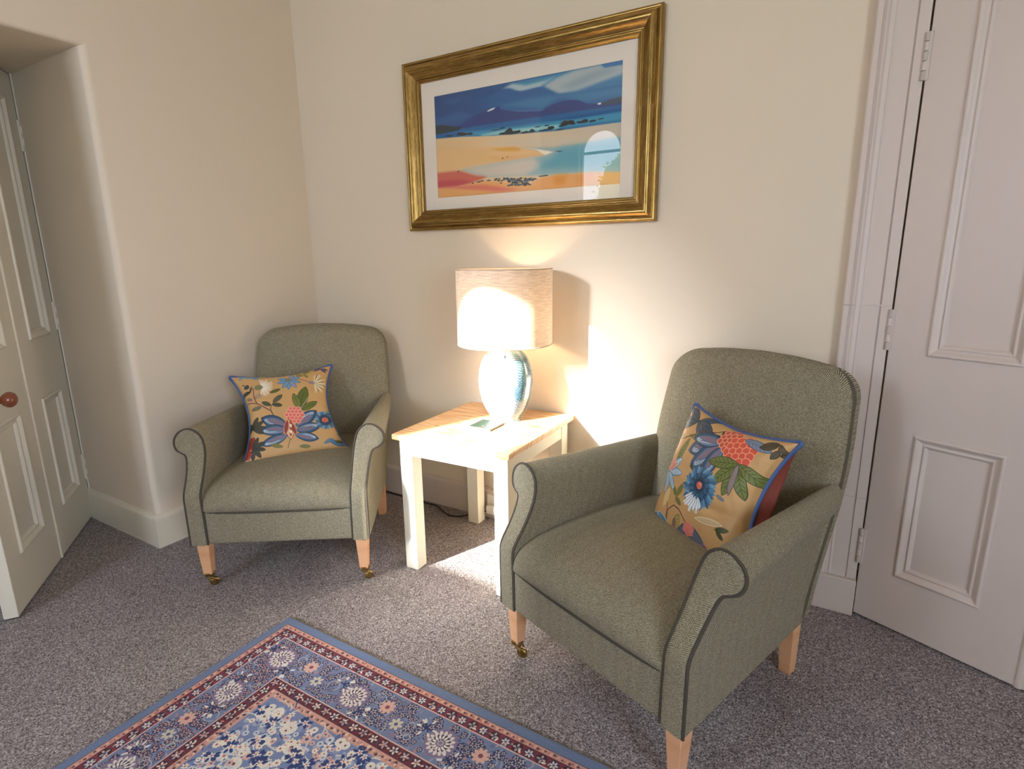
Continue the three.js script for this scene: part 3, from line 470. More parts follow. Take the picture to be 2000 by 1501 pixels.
// ================================================================ SIDE TABLE
{
  const g = group('side_table', -1.214, 0, -1.808, 0.03); tag(g, 'small cream side table with a pine top between the armchairs', 'table');
  const hx = 0.258, hz = 0.276, top = 0.565, tk = 0.022;
  const tp = new RoundedBoxGeometry(hx * 2, tk, hz * 2, 3, 0.004); tp.translate(0, top - tk / 2, 0);
  { const p = tp.attributes.position, uv = new Float32Array(p.count * 2); for (let i = 0; i < p.count; i++) { uv[2 * i] = (p.getX(i) + hx) / (2 * hx); uv[2 * i + 1] = (p.getZ(i) + hz) / (2 * hz) + (p.getY(i) - top) * 1.8; } tp.setAttribute('uv', new THREE.BufferAttribute(uv, 2)); }
  const t = mesh('table_top', tp, M.pine, g); t.userData.label = 'pine top with small knots';
  const lx = hx - 0.018 - 0.029, lz = hz - 0.022 - 0.029, lw = 0.029;
  for (const sx of [-1, 1]) for (const sz of [-1, 1]) mesh('leg', rbox(sx * lx - lw, sx * lx + lw, 0, top - tk, sz * lz - lw, sz * lz + lw, 0.003), M.tablePaint, g);
  const ah = 0.062, yb = top - tk - ah;
  for (const s of [-1, 1]) { mesh('apron', rbox(-lx + lw, lx - lw, yb, top - tk, s * lz + s * (lw - 0.006) - 0.009, s * lz + s * (lw - 0.006) + 0.004, 0.002), M.tablePaint, g); mesh('apron', rbox(s * lx + s * (lw - 0.006) - 0.009, s * lx + s * (lw - 0.006) + 0.004, yb, top - tk, -lz + lw, lz - lw, 0.002), M.tablePaint, g); }
}
const TABLE = 0.565;
// coaster
{
  const g = group('coaster', -1.200, TABLE, -1.783, 0.02); tag(g, 'square grey coaster with a green picture on the table before the lamp', 'coaster');
  mesh('base', rbox(-0.052, 0.052, 0, 0.0085, -0.055, 0.055, 0.004), std({ color: lin(0.18, 0.2, 0.19), metalness: 0.4, roughness: 0.4 }), g);
  const tex = canvasTex(256, 256, (c, w, h) => { c.fillStyle = '#2b3a33'; c.fillRect(0, 0, w, h); for (let i = 0; i < 260; i++) { const x = rnd() * w, y = rnd() * h; c.fillStyle = x < w * 0.45 ? `rgba(${8 + rnd() * 20},${50 + rnd() * 36},${38 + rnd() * 26},0.5)` : `rgba(${70 + rnd() * 50},${80 + rnd() * 50},${76 + rnd() * 45},0.4)`; c.beginPath(); c.ellipse(x, y, 4 + rnd() * 22, 3 + rnd() * 10, 1.2, 0, 7); c.fill(); } });
  const pl = new THREE.PlaneGeometry(0.096, 0.102); pl.rotateX(-Math.PI / 2); pl.translate(0, 0.0088, 0); mesh('picture_face', pl, new THREE.MeshPhysicalMaterial({ map: tex, roughness: 0.3, clearcoat: 0.6 }), g);
}

// ================================================================ TABLE LAMP
{
  const g = group('table_lamp', -1.180, TABLE, -1.902); tag(g, 'lit table lamp with a white and blue ceramic base and linen drum shade', 'lamp');
  const tex = canvasTex(1024, 512, (c, w, h) => {
    c.fillStyle = '#dfe3e0'; c.fillRect(0, 0, w, h);
    for (let i = 0; i < 240; i++) { c.fillStyle = `rgba(${150 + rnd() * 60},${175 + rnd() * 40},${185 + rnd() * 40},0.10)`; c.beginPath(); c.ellipse(rnd() * w, rnd() * h, 20 + rnd() * 50, 10 + rnd() * 40, rnd() * 3, 0, 7); c.fill(); }
    const fern = (x, y, len, ang, col) => { c.strokeStyle = col; c.lineWidth = 3; for (let i = 0; i < 20; i++) { const t = i / 20, px = x + Math.cos(ang) * len * t, py = y + Math.sin(ang) * len * t; for (const s of [-1, 1]) { c.beginPath(); c.moveTo(px, py); c.lineTo(px + Math.cos(ang + s * 1.0) * len * 0.28 * (1 - t), py + Math.sin(ang + s * 1.0) * len * 0.28 * (1 - t)); c.stroke(); } } };
    for (let i = 0; i < 44; i++) fern(rnd() * w, h * rr(0.55, 0.95), rr(120, 260), -Math.PI / 2 + rr(-0.4, 0.4), ['rgba(58,98,128,0.75)', 'rgba(80,128,150,0.7)', 'rgba(70,90,120,0.6)', 'rgba(90,130,130,0.6)'][i % 4]);
    for (let i = 0; i < 60; i++) fern(rr(50, 310), h * rr(0.3, 0.98), rr(90, 230), -Math.PI / 2 + rr(-0.6, 0.6), ['rgba(38,84,120,0.8)', 'rgba(52,112,140,0.8)', 'rgba(40,70,110,0.75)', 'rgba(70,120,116,0.7)'][i % 4]);
    for (let i = 0; i < 30; i++) { const x = rnd() * w, y = h * rr(0.2, 0.7); for (let k = 0; k < 12; k++) { c.strokeStyle = 'rgba(70,110,150,0.6)'; c.lineWidth = 4; c.beginPath(); c.moveTo(x, y); c.lineTo(x + Math.cos(k * 0.52) * 24, y + Math.sin(k * 0.52) * 24); c.stroke(); } }
  });
  const prof = [[0.0, 0.0], [0.054, 0], [0.058, 0.004], [0.058, 0.012], [0.064, 0.02], [0.084, 0.05], [0.099, 0.09], [0.107, 0.13], [0.110, 0.165], [0.107, 0.20], [0.099, 0.235], [0.085, 0.265], [0.064, 0.285], [0.04, 0.294], [0.018, 0.297], [0.0, 0.297]];
  const c = new THREE.SplineCurve(prof.map(([r, y]) => new THREE.Vector2(r, y))), lg = new THREE.LatheGeometry(c.getPoints(90).map((p) => new THREE.Vector2(Math.max(0, p.x), p.y)), 64); lg.rotateY(0.6);
  const b = mesh('base', lg, new THREE.MeshPhysicalMaterial({ map: tex, roughness: 0.18, clearcoat: 0.9, clearcoatRoughness: 0.06 }), g); b.userData.label = 'glazed white ovoid base with blue green fern pattern';
  const cy = (r, y0, y1) => { const q = new THREE.CylinderGeometry(r, r, y1 - y0, 20); q.translate(0, (y0 + y1) / 2, 0); return q; };
  mesh('stem', merge([cy(0.012, 0.295, 0.36), cy(0.018, 0.295, 0.302), cy(0.016, 0.335, 0.375)]), M.brass, g);
  // drum shade: thin wall, rims, spider
  const R = 0.188, y0 = 0.316, y1 = 0.606, th = 0.0012;
  const sh = grid(96, 1, (u, v) => { const t = u * Math.PI * 2; return [R * Math.sin(t), lerp(y0, y1, v), R * Math.cos(t)]; }, (u, v) => [u, v * 0.25], false, true);
  const shade = mesh('lamp_shade', sh, M.linen, g); shade.userData.label = 'natural linen drum shade';
  for (const y of [y0, y1]) { const t = new THREE.TorusGeometry(R, 0.0022, 8, 96); t.rotateX(Math.PI / 2); t.translate(0, y, 0); mesh('rim', t, M.linen, shade); }
  const sp = []; for (let k = 0; k < 3; k++) { const a = k * 2.094, q = new THREE.CylinderGeometry(0.0015, 0.0015, R, 6); q.rotateZ(Math.PI / 2); q.translate(R / 2, 0.345, 0); q.rotateY(a); sp.push(q); } mesh('shade_carrier', merge(sp), M.brass, shade);
  const bulb = new THREE.SphereGeometry(0.03, 24, 16); bulb.scale(1, 1.25, 1); bulb.translate(0, 0.425, 0);
  mesh('light_bulb', bulb, std({ color: lin(1, 0.9, 0.7), emissive: lin(1, 0.68, 0.36), emissiveIntensity: 3 }), g);
  const pl = new THREE.PointLight(new THREE.Color().setRGB(1, 0.70, 0.40), 0.26, 0, 2); pl.position.set(0, 0.425, 0); pl.castShadow = true; pl.shadow.radius = 1.5; pl.name = 'lamp_light'; g.add(pl);
}

// ================================================================ PICTURE
{
  const x0 = -1.793, x1 = -0.646, y0 = 1.336, y1 = 2.035, fw = 0.088;
  const g = group('framed_picture', (x0 + x1) / 2, y0, ZB); tag(g, 'wide beach landscape print in a gold frame on the back wall', 'picture');
  const W = (x1 - x0) / 2, H = y1 - y0;
  const gold = canvasTex(512, 128, (c, w, h) => { c.fillStyle = '#b0925a'; c.fillRect(0, 0, w, h); for (let i = 0; i < 1500; i++) { c.fillStyle = ['rgba(190,150,80,0.16)', 'rgba(70,48,18,0.18)', 'rgba(150,120,60,0.16)', 'rgba(120,100,50,0.2)'][i % 4]; c.fillRect(rnd() * w - 40, rnd() * h, 20 + rnd() * 120, 1 + rnd() * 2.5); } }, { repeat: [3, 1] });
  const goldM = std({ map: gold, metalness: 0.9, roughness: 0.3 });
  const prof = [[0, 0.002], [0, 0.018], [0.002, 0.022], [0.006, 0.0245], [0.011, 0.024], [0.014, 0.0215], [0.016, 0.0235], [0.022, 0.032], [0.030, 0.037], [0.038, 0.037], [0.046, 0.033], [0.054, 0.027], [0.062, 0.022], [0.067, 0.0205], [0.069, 0.0225], [0.072, 0.0235], [0.075, 0.0225], [0.0765, 0.019], [0.078, 0.0195], [0.081, 0.020], [0.084, 0.018], [0.088, 0.012], [0.088, 0.006]];
  const pr = new THREE.CatmullRomCurve3(prof.map(([a, b]) => V(a, b, 0)), false, 'centripetal').getPoints(80);
  const cor = [[-W, 0, 1, 1], [W, 0, -1, 1], [W, H, -1, -1], [-W, H, 1, -1]];
  for (let k = 0; k < 4; k++) {
    const A = cor[k], B = cor[(k + 1) % 4];
    mesh('frame_rail', grid(80, 1, (u, v) => { const p = pr[Math.round(u * 80)], C = v < 0.5 ? A : B; return [C[0] + C[2] * p.x, C[1] + C[3] * p.x, p.y * 1.25]; }, (u, v) => [v * (k % 2 ? 0.6 : 1), u], true), goldM, g);
  }
  mesh('backing', box(-W + 0.002, W - 0.002, 0.002, H - 0.002, 0.0005, 0.003), M.black, g);
  const mx0 = -W + fw, mx1 = W - fw, my0 = fw - 0.016, my1 = H - fw + 0.012, cx = (x0 + x1) / 2, px0 = -1.636 - cx, px1 = -0.790 - cx, py0 = 1.474 - y0, py1 = 1.888 - y0;
  const ms = new THREE.Shape(); ms.moveTo(-W + 0.02, 0.02); ms.lineTo(W - 0.02, 0.02); ms.lineTo(W - 0.02, H - 0.02); ms.lineTo(-W + 0.02, H - 0.02); ms.closePath();
  const hole = new THREE.Path(); hole.moveTo(px0, py0); hole.lineTo(px1, py0); hole.lineTo(px1, py1); hole.lineTo(px0, py1); hole.closePath(); ms.holes.push(hole);
  const mg = new THREE.ExtrudeGeometry(ms, { depth: 0.002, bevelEnabled: false }); mg.translate(0, 0, 0.006); mesh('mount', uvBox(mg), M.mat, g).userData.label = 'pale cream mount';
  const art = canvasTex(1536, 752, (c, w, h) => {
    const Hm = homography([[55, 420], [1876, 67], [1826, 1264], [95, 1390]]), P = (x, y) => { const [u, v] = Hm(x, y); return [u * w, v * h]; };
    const poly = (pts, fill, blur = 0) => { c.filter = blur ? `blur(${blur}px)` : 'none'; c.fillStyle = fill; c.beginPath(); pts.forEach((p, i) => (i ? c.lineTo(...P(...p)) : c.moveTo(...P(...p)))); c.closePath(); c.fill(); c.filter = 'none'; };
    const blob = (x, y, rx, ry, fill) => { const [a, b] = P(x, y); c.fillStyle = fill; c.beginPath(); for (let i = 0; i <= 14; i++) { const t = i / 14 * Math.PI * 2, q = rr(0.7, 1.15); const X = a + Math.cos(t) * rx * 0.8 * q, Y = b + Math.sin(t) * ry * 0.8 * (Math.sin(t) > 0 ? 0.5 : 1) * q; i ? c.lineTo(X, Y) : c.moveTo(X, Y); } c.fill(); };
    let gr = c.createLinearGradient(0, 0, w, 0); gr.addColorStop(0, '#23477d'); gr.addColorStop(0.45, '#28588f'); gr.addColorStop(1, '#3f7ea8'); c.fillStyle = gr; c.fillRect(0, 0, w, h);
    for (let i = 0; i < 60; i++) { const x = rr(60, 1800), y = rr(300, 650) - x * 0.12; poly([[x, y], [x + rr(150, 420), y - rr(40, 90)], [x + rr(100, 300), y - rr(10, 40)]], ['rgba(50,105,160,0.25)', 'rgba(25,55,110,0.25)', 'rgba(70,130,170,0.2)'][i % 3], 8); }
    poly([[760, 300], [900, 270], [1250, 200], [1420, 150], [1240, 260], [1080, 330], [900, 350]], '#3f87aa', 10);
    poly([[700, 348], [800, 295], [930, 312], [1130, 262], [1230, 215], [1060, 330], [960, 352], [870, 372], [790, 345]], '#a9bcc0', 7);
    poly([[1100, 318], [1230, 240], [1400, 165], [1660, 108], [1690, 142], [1880, 90], [1880, 200], [1640, 285], [1420, 368], [1260, 398], [1180, 362]], '#a7b3b6', 9);
    poly([[1240, 330], [1480, 220], [1700, 150], [1860, 150], [1600, 250], [1380, 350]], '#8b9fa9', 14);
    poly([[1660, 105], [1880, 62], [1880, 110], [1700, 140]], '#3a77a8', 3);
    poly([[560, 430], [700, 348], [770, 340], [830, 366], [900, 370], [1050, 330], [1090, 332], [1160, 360], [1230, 398], [1500, 370], [1700, 330], [1880, 300], [1880, 480], [1400, 520], [600, 600]], 'rgba(38,92,148,0.9)', 4);
    poly([[640, 520], [850, 520], [1080, 540], [1260, 430], [1500, 470], [1880, 400], [1880, 320], [1400, 380], [1000, 430]], 'rgba(72,136,172,0.6)', 12);
    poly([[60, 700], [440, 600], [560, 555], [640, 525], [675, 512], [690, 545], [860, 556], [1085, 550], [1200, 492], [1320, 460], [1425, 453], [1520, 490], [1640, 492], [1880, 430], [1880, 560], [1000, 640], [60, 790]], '#2c3f7c', 2);
    poly([[60, 640], [300, 560], [440, 600], [300, 690], [60, 720]], 'rgba(52,98,150,0.7)', 10);
    poly([[690, 545], [860, 556], [1085, 550], [1110, 540], [1085, 560], [860, 566]], 'rgba(110,150,190,0.6)', 2);
    poly([[1640, 492], [1740, 452], [1880, 412], [1880, 478], [1660, 504]], '#37485c', 1); poly([[1622, 488], [1655, 480], [1655, 498], [1625, 502]], '#e9e6df');
    poly([[556, 560], [600, 535], [640, 524], [620, 545], [570, 565]], '#e8e6e2', 1);
    poly([[60, 790], [310, 726], [1000, 622], [1880, 500], [1880, 660], [1500, 706], [1200, 745], [900, 775], [500, 800], [60, 830]], '#1f6098', 3);
    poly([[300, 770], [900, 700], [1400, 620], [1880, 560], [1880, 650], [1500, 700], [1100, 745], [700, 790], [300, 800]], '#3c8fb2', 8); poly([[480, 790], [700, 745], [1000, 715], [1250, 690], [1250, 730], [900, 770], [520, 800]], '#8fc3c4', 6); poly([[1100, 660], [1500, 590], [1880, 530], [1880, 560], [1400, 640]], '#17578f', 5);
    poly([[62, 700], [140, 690], [220, 705], [330, 715], [280, 745], [70, 785]], '#2b3b40', 2);
    gr = c.createLinearGradient(0, 0, w, 0); gr.addColorStop(0, '#d8b787'); gr.addColorStop(0.4, '#d9c09a'); gr.addColorStop(1, '#c3b9a8');
    poly([[50, 826], [300, 806], [620, 798], [900, 778], [1240, 752], [1500, 716], [1900, 664], [1900, 1300], [60, 1420]], gr, 2);
    poly([[60, 880], [520, 880], [560, 840], [60, 850]], '#dcb98a', 12); poly([[480, 880], [900, 830], [1400, 800], [1500, 860], [1200, 900], [800, 880]], '#cbbfa9', 14);
    poly([[80, 930], [560, 900], [860, 905], [1160, 958], [1100, 985], [700, 1050], [300, 1110], [85, 1130]], '#ddb883', 6); poly([[580, 928], [820, 905], [885, 925], [860, 945], [700, 945]], '#d59f45', 6); poly([[560, 1000], [900, 985], [1110, 975], [1060, 992], [700, 1050]], '#dcae74', 8);
    poly([[800, 905], [1000, 915], [1300, 905], [1560, 860], [1900, 800], [1900, 1160], [1550, 1152], [1050, 1178], [560, 1195], [300, 1125], [700, 1052], [1100, 992], [1195, 956], [1000, 920]], '#8fb0b6', 7);
    poly([[300, 1118], [700, 1055], [1000, 1010], [1080, 1100], [900, 1180], [560, 1192]], '#c7c0b3', 14); poly([[1250, 920], [1560, 880], [1900, 840], [1900, 1100], [1500, 1110], [1000, 1120], [1200, 1000]], '#5d9fb2', 22); poly([[900, 905], [1190, 950], [1160, 966], [1000, 930]], '#6b8996', 4);
    poly([[1110, 985], [1195, 956], [1150, 945], [900, 905], [1040, 940]], '#ece3d2', 3); poly([[1200, 945], [1290, 945], [1250, 957]], '#39525c', 1);
    poly([[80, 1150], [290, 1130], [450, 1178], [565, 1188], [430, 1242], [250, 1290], [80, 1300]], '#c4685a', 7); poly([[80, 1230], [300, 1215], [430, 1235], [250, 1280], [80, 1290]], '#b84f58', 9);
    poly([[80, 1300], [260, 1285], [520, 1230], [700, 1240], [980, 1260], [860, 1330], [80, 1400]], '#dba467', 5); poly([[100, 1290], [300, 1275], [520, 1265], [860, 1310], [700, 1335], [400, 1310]], '#d2796a', 8);
    poly([[940, 1282], [1060, 1205], [1180, 1182], [1560, 1152], [1900, 1150], [1900, 1280], [840, 1332]], '#dda66c', 5); poly([[1190, 1190], [1330, 1180], [1280, 1270], [1200, 1275]], '#d48f3f', 18); poly([[1400, 1180], [1600, 1165], [1580, 1260], [1420, 1270]], '#d8974f', 18);
    for (const [x, y, a, b] of [[200, 798, 50, 10], [300, 782, 45, 22], [340, 785, 60, 16], [400, 780, 30, 14], [650, 742, 60, 6], [705, 725, 30, 10], [720, 778, 60, 16], [765, 760, 45, 32], [800, 775, 80, 18], [850, 765, 36, 20], [925, 768, 50, 12], [990, 756, 36, 18], [1040, 715, 30, 7], [1130, 703, 26, 8], [1165, 732, 40, 20], [1100, 748, 50, 10], [1255, 741, 50, 6], [1300, 688, 40, 28], [1345, 680, 30, 28], [1375, 682, 30, 26], [1280, 705, 40, 12], [1460, 672, 45, 14], [1495, 665, 36, 18], [1570, 662, 36, 12], [1650, 640, 34, 6]]) blob(x, y, a, b, ['#2a3036', '#333033', '#28343a'][Math.round(x) % 3]);
    for (let i = 0; i < 70; i++) blob(rr(630, 1000), 1215 + rr(-8, 16), rr(6, 22), rr(4, 12), ['#33485a', '#2c3a46', '#4b6172', '#c9a24a'][i % 4 === 3 && rnd() < 0.6 ? 3 : i % 3]); for (let i = 0; i < 80; i++) blob(rr(760, 960), rr(1228, 1275), rr(8, 24), rr(6, 14), ['#33485a', '#2c3a46', '#50687a'][i % 3]); for (const [x, y, a] of [[420, 1252, 16], [480, 1240, 30], [510, 1230, 20], [575, 1226, 30], [690, 1252, 14], [1060, 1190, 10], [1095, 1186, 44], [1120, 1182, 24], [980, 1222, 44], [1010, 1215, 30], [285, 1140, 14], [705, 1016, 10], [752, 1003, 6]]) blob(x, y, a, 8, '#3a4c5c');
    for (let i = 0; i < 40; i++) { const [a, b] = P(rr(780, 960), rr(1225, 1270)); c.fillStyle = ['#e6dcc6', '#d7b23f'][i % 2]; c.fillRect(a, b, 5, 3); }
  });
  const pg = new THREE.PlaneGeometry(px1 - px0, py1 - py0); pg.translate((px0 + px1) / 2, (py0 + py1) / 2, 0.0056); mesh('print', pg, std({ map: art, roughness: 0.8 }), g);
  const gp = new THREE.PlaneGeometry(2 * W - 0.04, H - 0.04); gp.translate(0, H / 2, 0.0105); mesh('glazing', gp, M.glass, g);
}

// ================================================================ RUG
{
  const X0 = -1.572, X1 = 0.10, Z0 = -1.084, Z1 = 0.09, w = 2048, S = w / (X1 - X0), h = Math.round((Z1 - Z0) * S);
  const tex = canvasTex(w, h, (c) => {
    const px = (m) => m * S, W = X1 - X0, H = Z1 - Z0;
    const band = (d, col) => { c.fillStyle = col; c.fillRect(px(d), px(d), w - 2 * px(d), h - 2 * px(d)); };
    const fl = (x, y, r, n, col, core, out) => { if (out) { c.fillStyle = out; c.beginPath(); c.arc(x, y, r * 1.22, 0, 7); c.fill(); } c.fillStyle = col; for (let i = 0; i < n; i++) { const a = i / n * 6.283; c.beginPath(); c.ellipse(x + Math.cos(a) * r * 0.62, y + Math.sin(a) * r * 0.62, r * 0.42, r * 0.24, a, 0, 7); c.fill(); } c.fillStyle = core; c.beginPath(); c.arc(x, y, r * 0.28, 0, 7); c.fill(); };
    const around = (d, step, fn) => { const n1 = Math.round((W - 2 * d) / step), n2 = Math.round((H - 2 * d) / step); for (let i = 0; i <= n1; i++) { const t = d + (W - 2 * d) * i / n1; fn(px(t), px(d), i, 0); fn(px(t), h - px(d), i, 0); } for (let i = 1; i < n2; i++) { const t = d + (H - 2 * d) * i / n2; fn(px(d), px(t), i, 1); fn(w - px(d), px(t), i, 1); } };
    band(0, '#6a7a9a'); band(0.030, '#3e3640'); band(0.0315, '#c89486');
    around(0.040, 0.0075, (x, y, i) => { c.fillStyle = ['#b0766c', '#d6ab97', '#5e4a50'][i % 3]; c.beginPath(); c.arc(x + rr(-3, 3), y + rr(-3, 3), rr(3, 6), 0, 7); c.fill(); });
    band(0.048, '#5d2b36'); band(0.0505, '#7b3441');
    around(0.065, 0.034, (x, y, i) => { if (i % 2) fl(x, y, 14, 6, '#d8c9bd', '#5a6486', '#363a55'); else { fl(x, y, 15, 4, '#b9a2a0', '#39486d', '#3a2a36'); c.fillStyle = '#d9cdbf'; c.beginPath(); c.ellipse(x + 12, y + 8, 8, 4, i, 0, 7); c.fill(); } });
    around(0.065, 0.017, (x, y, i) => { c.fillStyle = ['#c48f7c', '#c9c0b2', '#4a567c'][i % 3]; c.fillRect(x - 3 + rr(-8, 8), y - 3 + rr(-8, 8), 5, 5); });
    band(0.0795, '#d8b3a6'); band(0.083, '#6f7d9d');
    // main border
    const mb = (d0, d1, k, fn) => { for (let i = 0; i < k; i++) { const side = i % 4, d = rr(d0, d1); let x, y; if (side === 0) { x = rr(d0, W - d0); y = d; } else if (side === 1) { x = rr(d0, W - d0); y = H - d; } else if (side === 2) { x = d; y = rr(d0, H - d0); } else { x = W - d; y = rr(d0, H - d0); } fn(px(x), px(y), i); } };
    mb(0.088, 0.205, 2600, (x, y, i) => { c.fillStyle = ['#8d6f84', '#7f8aa5', '#a97f86', '#55658e', '#8b93ab'][i % 5]; c.beginPath(); c.ellipse(x, y, rr(3, 9), rr(2, 6), rr(0, 3), 0, 7); c.fill(); });
    mb(0.093, 0.200, 2300, (x, y, i) => fl(x, y, rr(7, 12), 5, ['#b8a6a5', '#9c8792', '#c79c92', '#8f9ab2'][i % 4], '#2c3656', '#333b5c'));
    mb(0.09, 0.2, 300, (x, y, i) => { c.strokeStyle = i % 2 ? '#2c3a63' : '#a7b0b4'; c.lineWidth = 3; c.beginPath(); c.arc(x, y, rr(10, 26), rr(0, 6), rr(0, 6) + 1.4); c.stroke(); });
    const palmette = (x, y, r) => { c.fillStyle = '#7c6f8c'; c.beginPath(); c.arc(x, y, r * 1.18, 0, 7); c.fill(); for (const [q, n, col] of [[1, 16, '#d5cbc2'], [0.72, 14, '#3a3d57'], [0.62, 13, '#e0d6c8'], [0.36, 9, '#54586a'], [0.26, 8, '#dcd2c4']]) { c.fillStyle = col; for (let i = 0; i < n; i++) { const a = (i / n) * 6.283 + q; c.beginPath(); c.ellipse(x + Math.cos(a) * r * q * 0.75, y + Math.sin(a) * r * q * 0.75, r * q * 0.27, r * q * 0.13, a, 0, 7); c.fill(); } } };
    const bouquet = (x, y) => { for (let i = 0; i < 7; i++) { const a = rr(0, 6.28); c.strokeStyle = '#28345c'; c.lineWidth = 4; c.beginPath(); c.moveTo(x, y); c.lineTo(x + Math.cos(a) * 34, y + Math.sin(a) * 34); c.stroke(); c.fillStyle = '#d5d3cb'; c.beginPath(); c.ellipse(x + Math.cos(a) * 30, y + Math.sin(a) * 30, 10, 4, a, 0, 7); c.fill(); } };
    for (let t = 0.16; t < W - 0.1; t += 0.31) for (const y of [0.152, H - 0.152]) { palmette(px(t), px(y), 46); bouquet(px(t - 0.06), px(y - 0.02)); fl(px(t + 0.11), px(y - 0.02), 28, 9, '#cfa79b', '#7b4a58'); bouquet(px(t + 0.05), px(y + 0.03)); fl(px(t + 0.17), px(y + 0.012), 24, 7, '#c2bda9', '#4f5a78', '#6a6f94'); }
    for (let t = 0.32; t < H - 0.15; t += 0.29) for (const x of [0.145, W - 0.145]) { palmette(px(x), px(t), 44); bouquet(px(x + 0.02), px(t + 0.06)); fl(px(x - 0.01), px(t + 0.115), 27, 9, '#cfa79b', '#7b4a58'); bouquet(px(x - 0.02), px(t - 0.05)); fl(px(x), px(t + 0.17), 22, 7, '#c2bda9', '#4f5a78', '#6a6f94'); }
    band(0.210, '#d5b5a8'); band(0.2135, '#6b2d3a');
    around(0.2285, 0.036, (x, y, i) => fl(x, y, 15, 5, i % 2 ? '#d9c7ba' : '#b99a98', '#4a5578', '#3f2a38')); around(0.2285, 0.018, (x, y, i) => { c.fillStyle = ['#c58f80', '#d6cbbb', '#42496a'][i % 3]; c.beginPath(); c.ellipse(x, y + rr(-7, 7), 6, 3, i, 0, 7); c.fill(); });
    band(0.2445, '#43323c'); band(0.2465, '#c4978a'); around(0.257, 0.0065, (x, y, i) => { c.fillStyle = ['#d8bba6', '#b17f74', '#55434c'][i % 3]; c.beginPath(); c.arc(x + rr(-5, 5), y + rr(-5, 5), rr(3, 7), 0, 7); c.fill(); });
    band(0.268, '#7482a8');
    const inside = (m) => [px(rr(0.275, W - 0.275)), px(rr(0.275, H - 0.275))];
    for (let i = 0; i < 900; i++) { const [x, y] = inside(); c.fillStyle = ['#8794b4', '#64739f', '#98a2b8', '#5a6896'][i % 4]; c.beginPath(); c.ellipse(x, y, rr(6, 22), rr(4, 12), rr(0, 3), 0, 7); c.fill(); }
    for (let i = 0; i < 700; i++) { const [x, y] = inside(); c.strokeStyle = ['#d3cfc6', '#cdd0d2', '#36477a', '#c6beac'][i % 4]; c.lineWidth = 4; c.beginPath(); const a = rr(0, 6); c.arc(x, y, rr(14, 50), a, a + rr(0.7, 1.8)); c.stroke(); }
    for (let i = 0; i < 1700; i++) { const [x, y] = inside(), k = i % 5; fl(x, y, rr(8, i % 7 ? 15 : 24), 6 + k, ['#ddd8cb', '#d5cfc4', '#d0a79d', '#e0d9c6', '#bfc6cc'][k], ['#b4736c', '#6b4350', '#44517c', '#a6606a', '#3d4a78'][k], k === 1 ? '#d9d6cc' : null); }
    for (let i = 0; i < 120; i++) { const [x, y] = inside(); c.fillStyle = '#2f3f70'; for (let j = 0; j < 7; j++) { const a = rr(0, 6.28); c.beginPath(); c.ellipse(x + Math.cos(a) * 16, y + Math.sin(a) * 16, 10, 5, a, 0, 7); c.fill(); } fl(x, y, 11, 5, '#dcd4c8', '#b5706a'); }
    // pale wool flecks
    for (let i = 0; i < 60000; i++) { c.fillStyle = rnd() < 0.5 ? 'rgba(235,230,225,0.13)' : 'rgba(30,30,50,0.13)'; c.fillRect(rnd() * w, rnd() * h, 2, 2); }
  });
  const bump = pixelTex(512, () => { const v = 255 * rnd(); return [v, v, v]; }, { srgb: false, repeat: [3, 2] });
  const g = group('rug', (X0 + X1) / 2, 0, (Z0 + Z1) / 2); tag(g, 'blue and red oriental patterned rug on the carpet in front of the armchairs', 'rug');
  const rg = new RoundedBoxGeometry(X1 - X0, 0.010, Z1 - Z0, 2, 0.004); rg.translate(0, 0.005, 0);
  const p = rg.attributes.position, uv = new Float32Array(p.count * 2); for (let i = 0; i < p.count; i++) { uv[2 * i] = p.getX(i) / (X1 - X0) + 0.5; uv[2 * i + 1] = 0.5 - p.getZ(i) / (Z1 - Z0); } rg.setAttribute('uv', new THREE.BufferAttribute(uv, 2));
  mesh('pile', rg, std({ map: tex, roughness: 1, bumpMap: bump, bumpScale: 0.002 }), g);
  const bd = tube([V(X0 - (X0 + X1) / 2, 0.005, Z0 - (Z0 + Z1) / 2), V(X1 - (X0 + X1) / 2, 0.005, Z0 - (Z0 + Z1) / 2)], 0.0045, 4); const m = mesh('bound_edge', bd, std({ color: lin(0.16, 0.14, 0.11), roughness: 1 }), g); m.userData.label = 'brown bound edge';
}

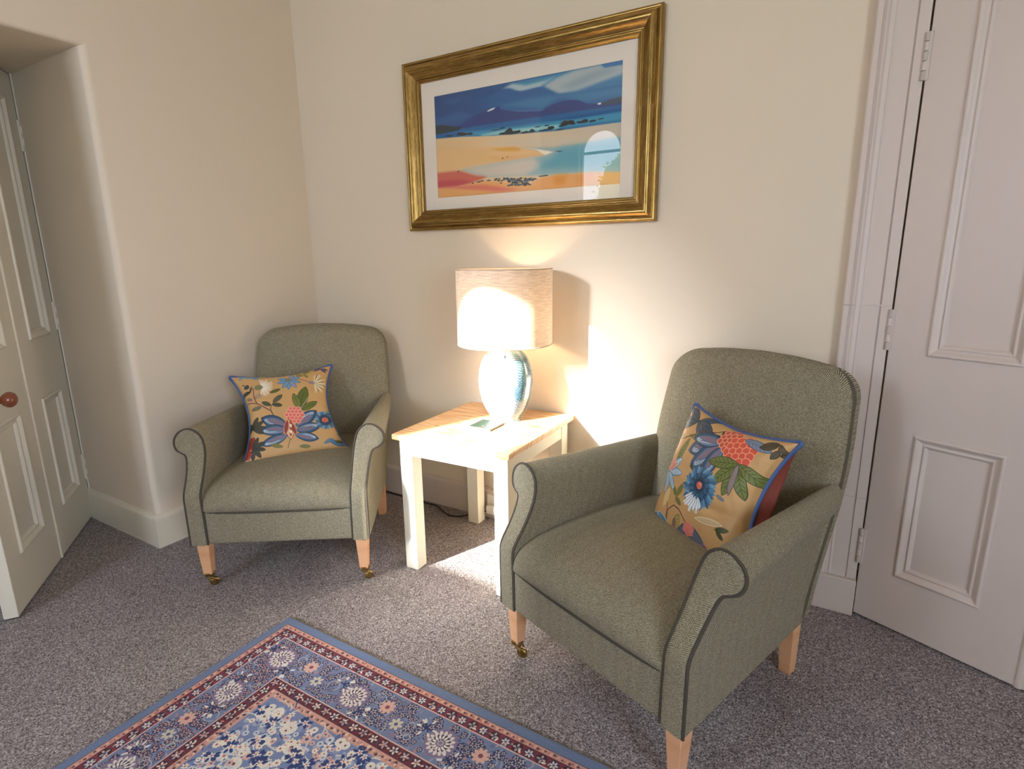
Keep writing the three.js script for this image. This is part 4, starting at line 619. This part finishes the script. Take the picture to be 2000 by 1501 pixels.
// ================================================================ SOCKET AND CABLE
{
  const g = group('wall_socket', -1.328, 0.036, ZB + 0.02); tag(g, 'cream double wall socket on the baseboard behind the table leg', 'socket');
  mesh('plate', rbox(-0.073, 0.073, 0, 0.086, 0, 0.010, 0.003), M.socket, g); mesh('back_box', rbox(-0.077, 0.077, -0.004, 0.09, -0.001, 0.005, 0.002), M.paint, g);
  for (const s of [-1, 1]) { mesh('switch', rbox(s * 0.022 - 0.006, s * 0.022 + 0.006, 0.052, 0.072, 0.009, 0.014, 0.002), M.socket, g); for (const [dx, dy] of [[0, 0.036], [-0.011, 0.018], [0.011, 0.018]]) mesh('pin_slot', box(s * 0.042 + dx - 0.003, s * 0.042 + dx + 0.003, dy - 0.004, dy + 0.004, 0.0095, 0.0103), M.black, g); }
  const k = tag(mesh('lamp_cable', tube([V(-2.20, 0.006, -2.065), V(-2.02, 0.005, -2.060), V(-1.86, 0.005, -2.055), V(-1.75, 0.006, -2.05), V(-1.69, 0.010, -2.045), V(-1.63, 0.005, -2.02), V(-1.57, 0.004, -2.0), V(-1.515, 0.004, -2.02), V(-1.475, 0.012, -2.06), V(-1.44, 0.022, -2.072), V(-1.40, 0.04, -2.071), V(-1.385, 0.06, -2.066)], 0.0035, 80), M.black), 'thin black cable lying along the baseboard under the table', 'cable');
  const pg = tag(mesh('plug', rbox(-1.390, -1.346, 0.038, 0.08, -2.069, -2.043, 0.006), M.socket), 'cream plug in the wall socket behind the table leg', 'plug');
}

// ================================================================ OUTSIDE (seen only in the picture glass; garden beyond the windows)
{
  structure(mesh('ground', box(-30, 30, -0.4, -0.3, 2.0, 45), M.grass), 'lawn outside the windows', 'lawn');
  function tree(x, z, h, cy, rx, ry, rz, label) {
    const g = group('garden_tree', x, -0.3, z); tag(g, label, 'tree', 'trees outside the windows');
    const tr = new THREE.CylinderGeometry(0.1, 0.2, h, 10); tr.translate(0, h / 2, 0); mesh('trunk', tr, M.bark, g);
    const ic = new THREE.IcosahedronGeometry(1, 5), p = ic.attributes.position; for (let i = 0; i < p.count; i++) { const v = V(p.getX(i), p.getY(i), p.getZ(i)), n = 0.94 + 0.07 * perlin.noise(v.x * 4 + x, v.y * 4, v.z * 4) + 0.03 * perlin.noise(v.x * 13, v.y * 13, v.z * 13); p.setXYZ(i, v.x * rx * n, cy + v.y * ry * n, v.z * rz * n); } ic.computeVertexNormals(); mesh('crown', ic, M.leaf, g);
    const lv = [], q = new THREE.PlaneGeometry(0.09, 0.06); for (let i = 0; i < 900; i++) { const c = q.clone(), a = rr(0, 6.283), b = Math.acos(rr(-1, 1)), k = rr(0.92, 1.03); c.rotateX(rr(0, 3)); c.rotateY(rr(0, 6)); c.translate(Math.sin(b) * Math.cos(a) * rx * k, cy + Math.cos(b) * ry * k, Math.sin(b) * Math.sin(a) * rz * k); lv.push(c); } const m = mesh('leaves', mergeGeometries(lv), M.leaf, g); m.userData.kind = 'stuff';
  }
  tree(-2.60, 6.9, 3.6, 4.25, 1.50, 1.42, 1.2, 'yellow green garden tree out of view, placed to block sun right of the arched window');  // out of view, placed to shade the beam beside the arched window
  tree(-5.95, 15, 3.0, 3.3, 2.1, 1.9, 1.8, 'yellow green garden tree further off across the lawn');
  tree(12, 9, 3.4, 3.0, 3.0, 2.4, 2.6, 'broad yellow green garden tree off to the right, seen from the sash window');
}

renderer.render(scene, camera);
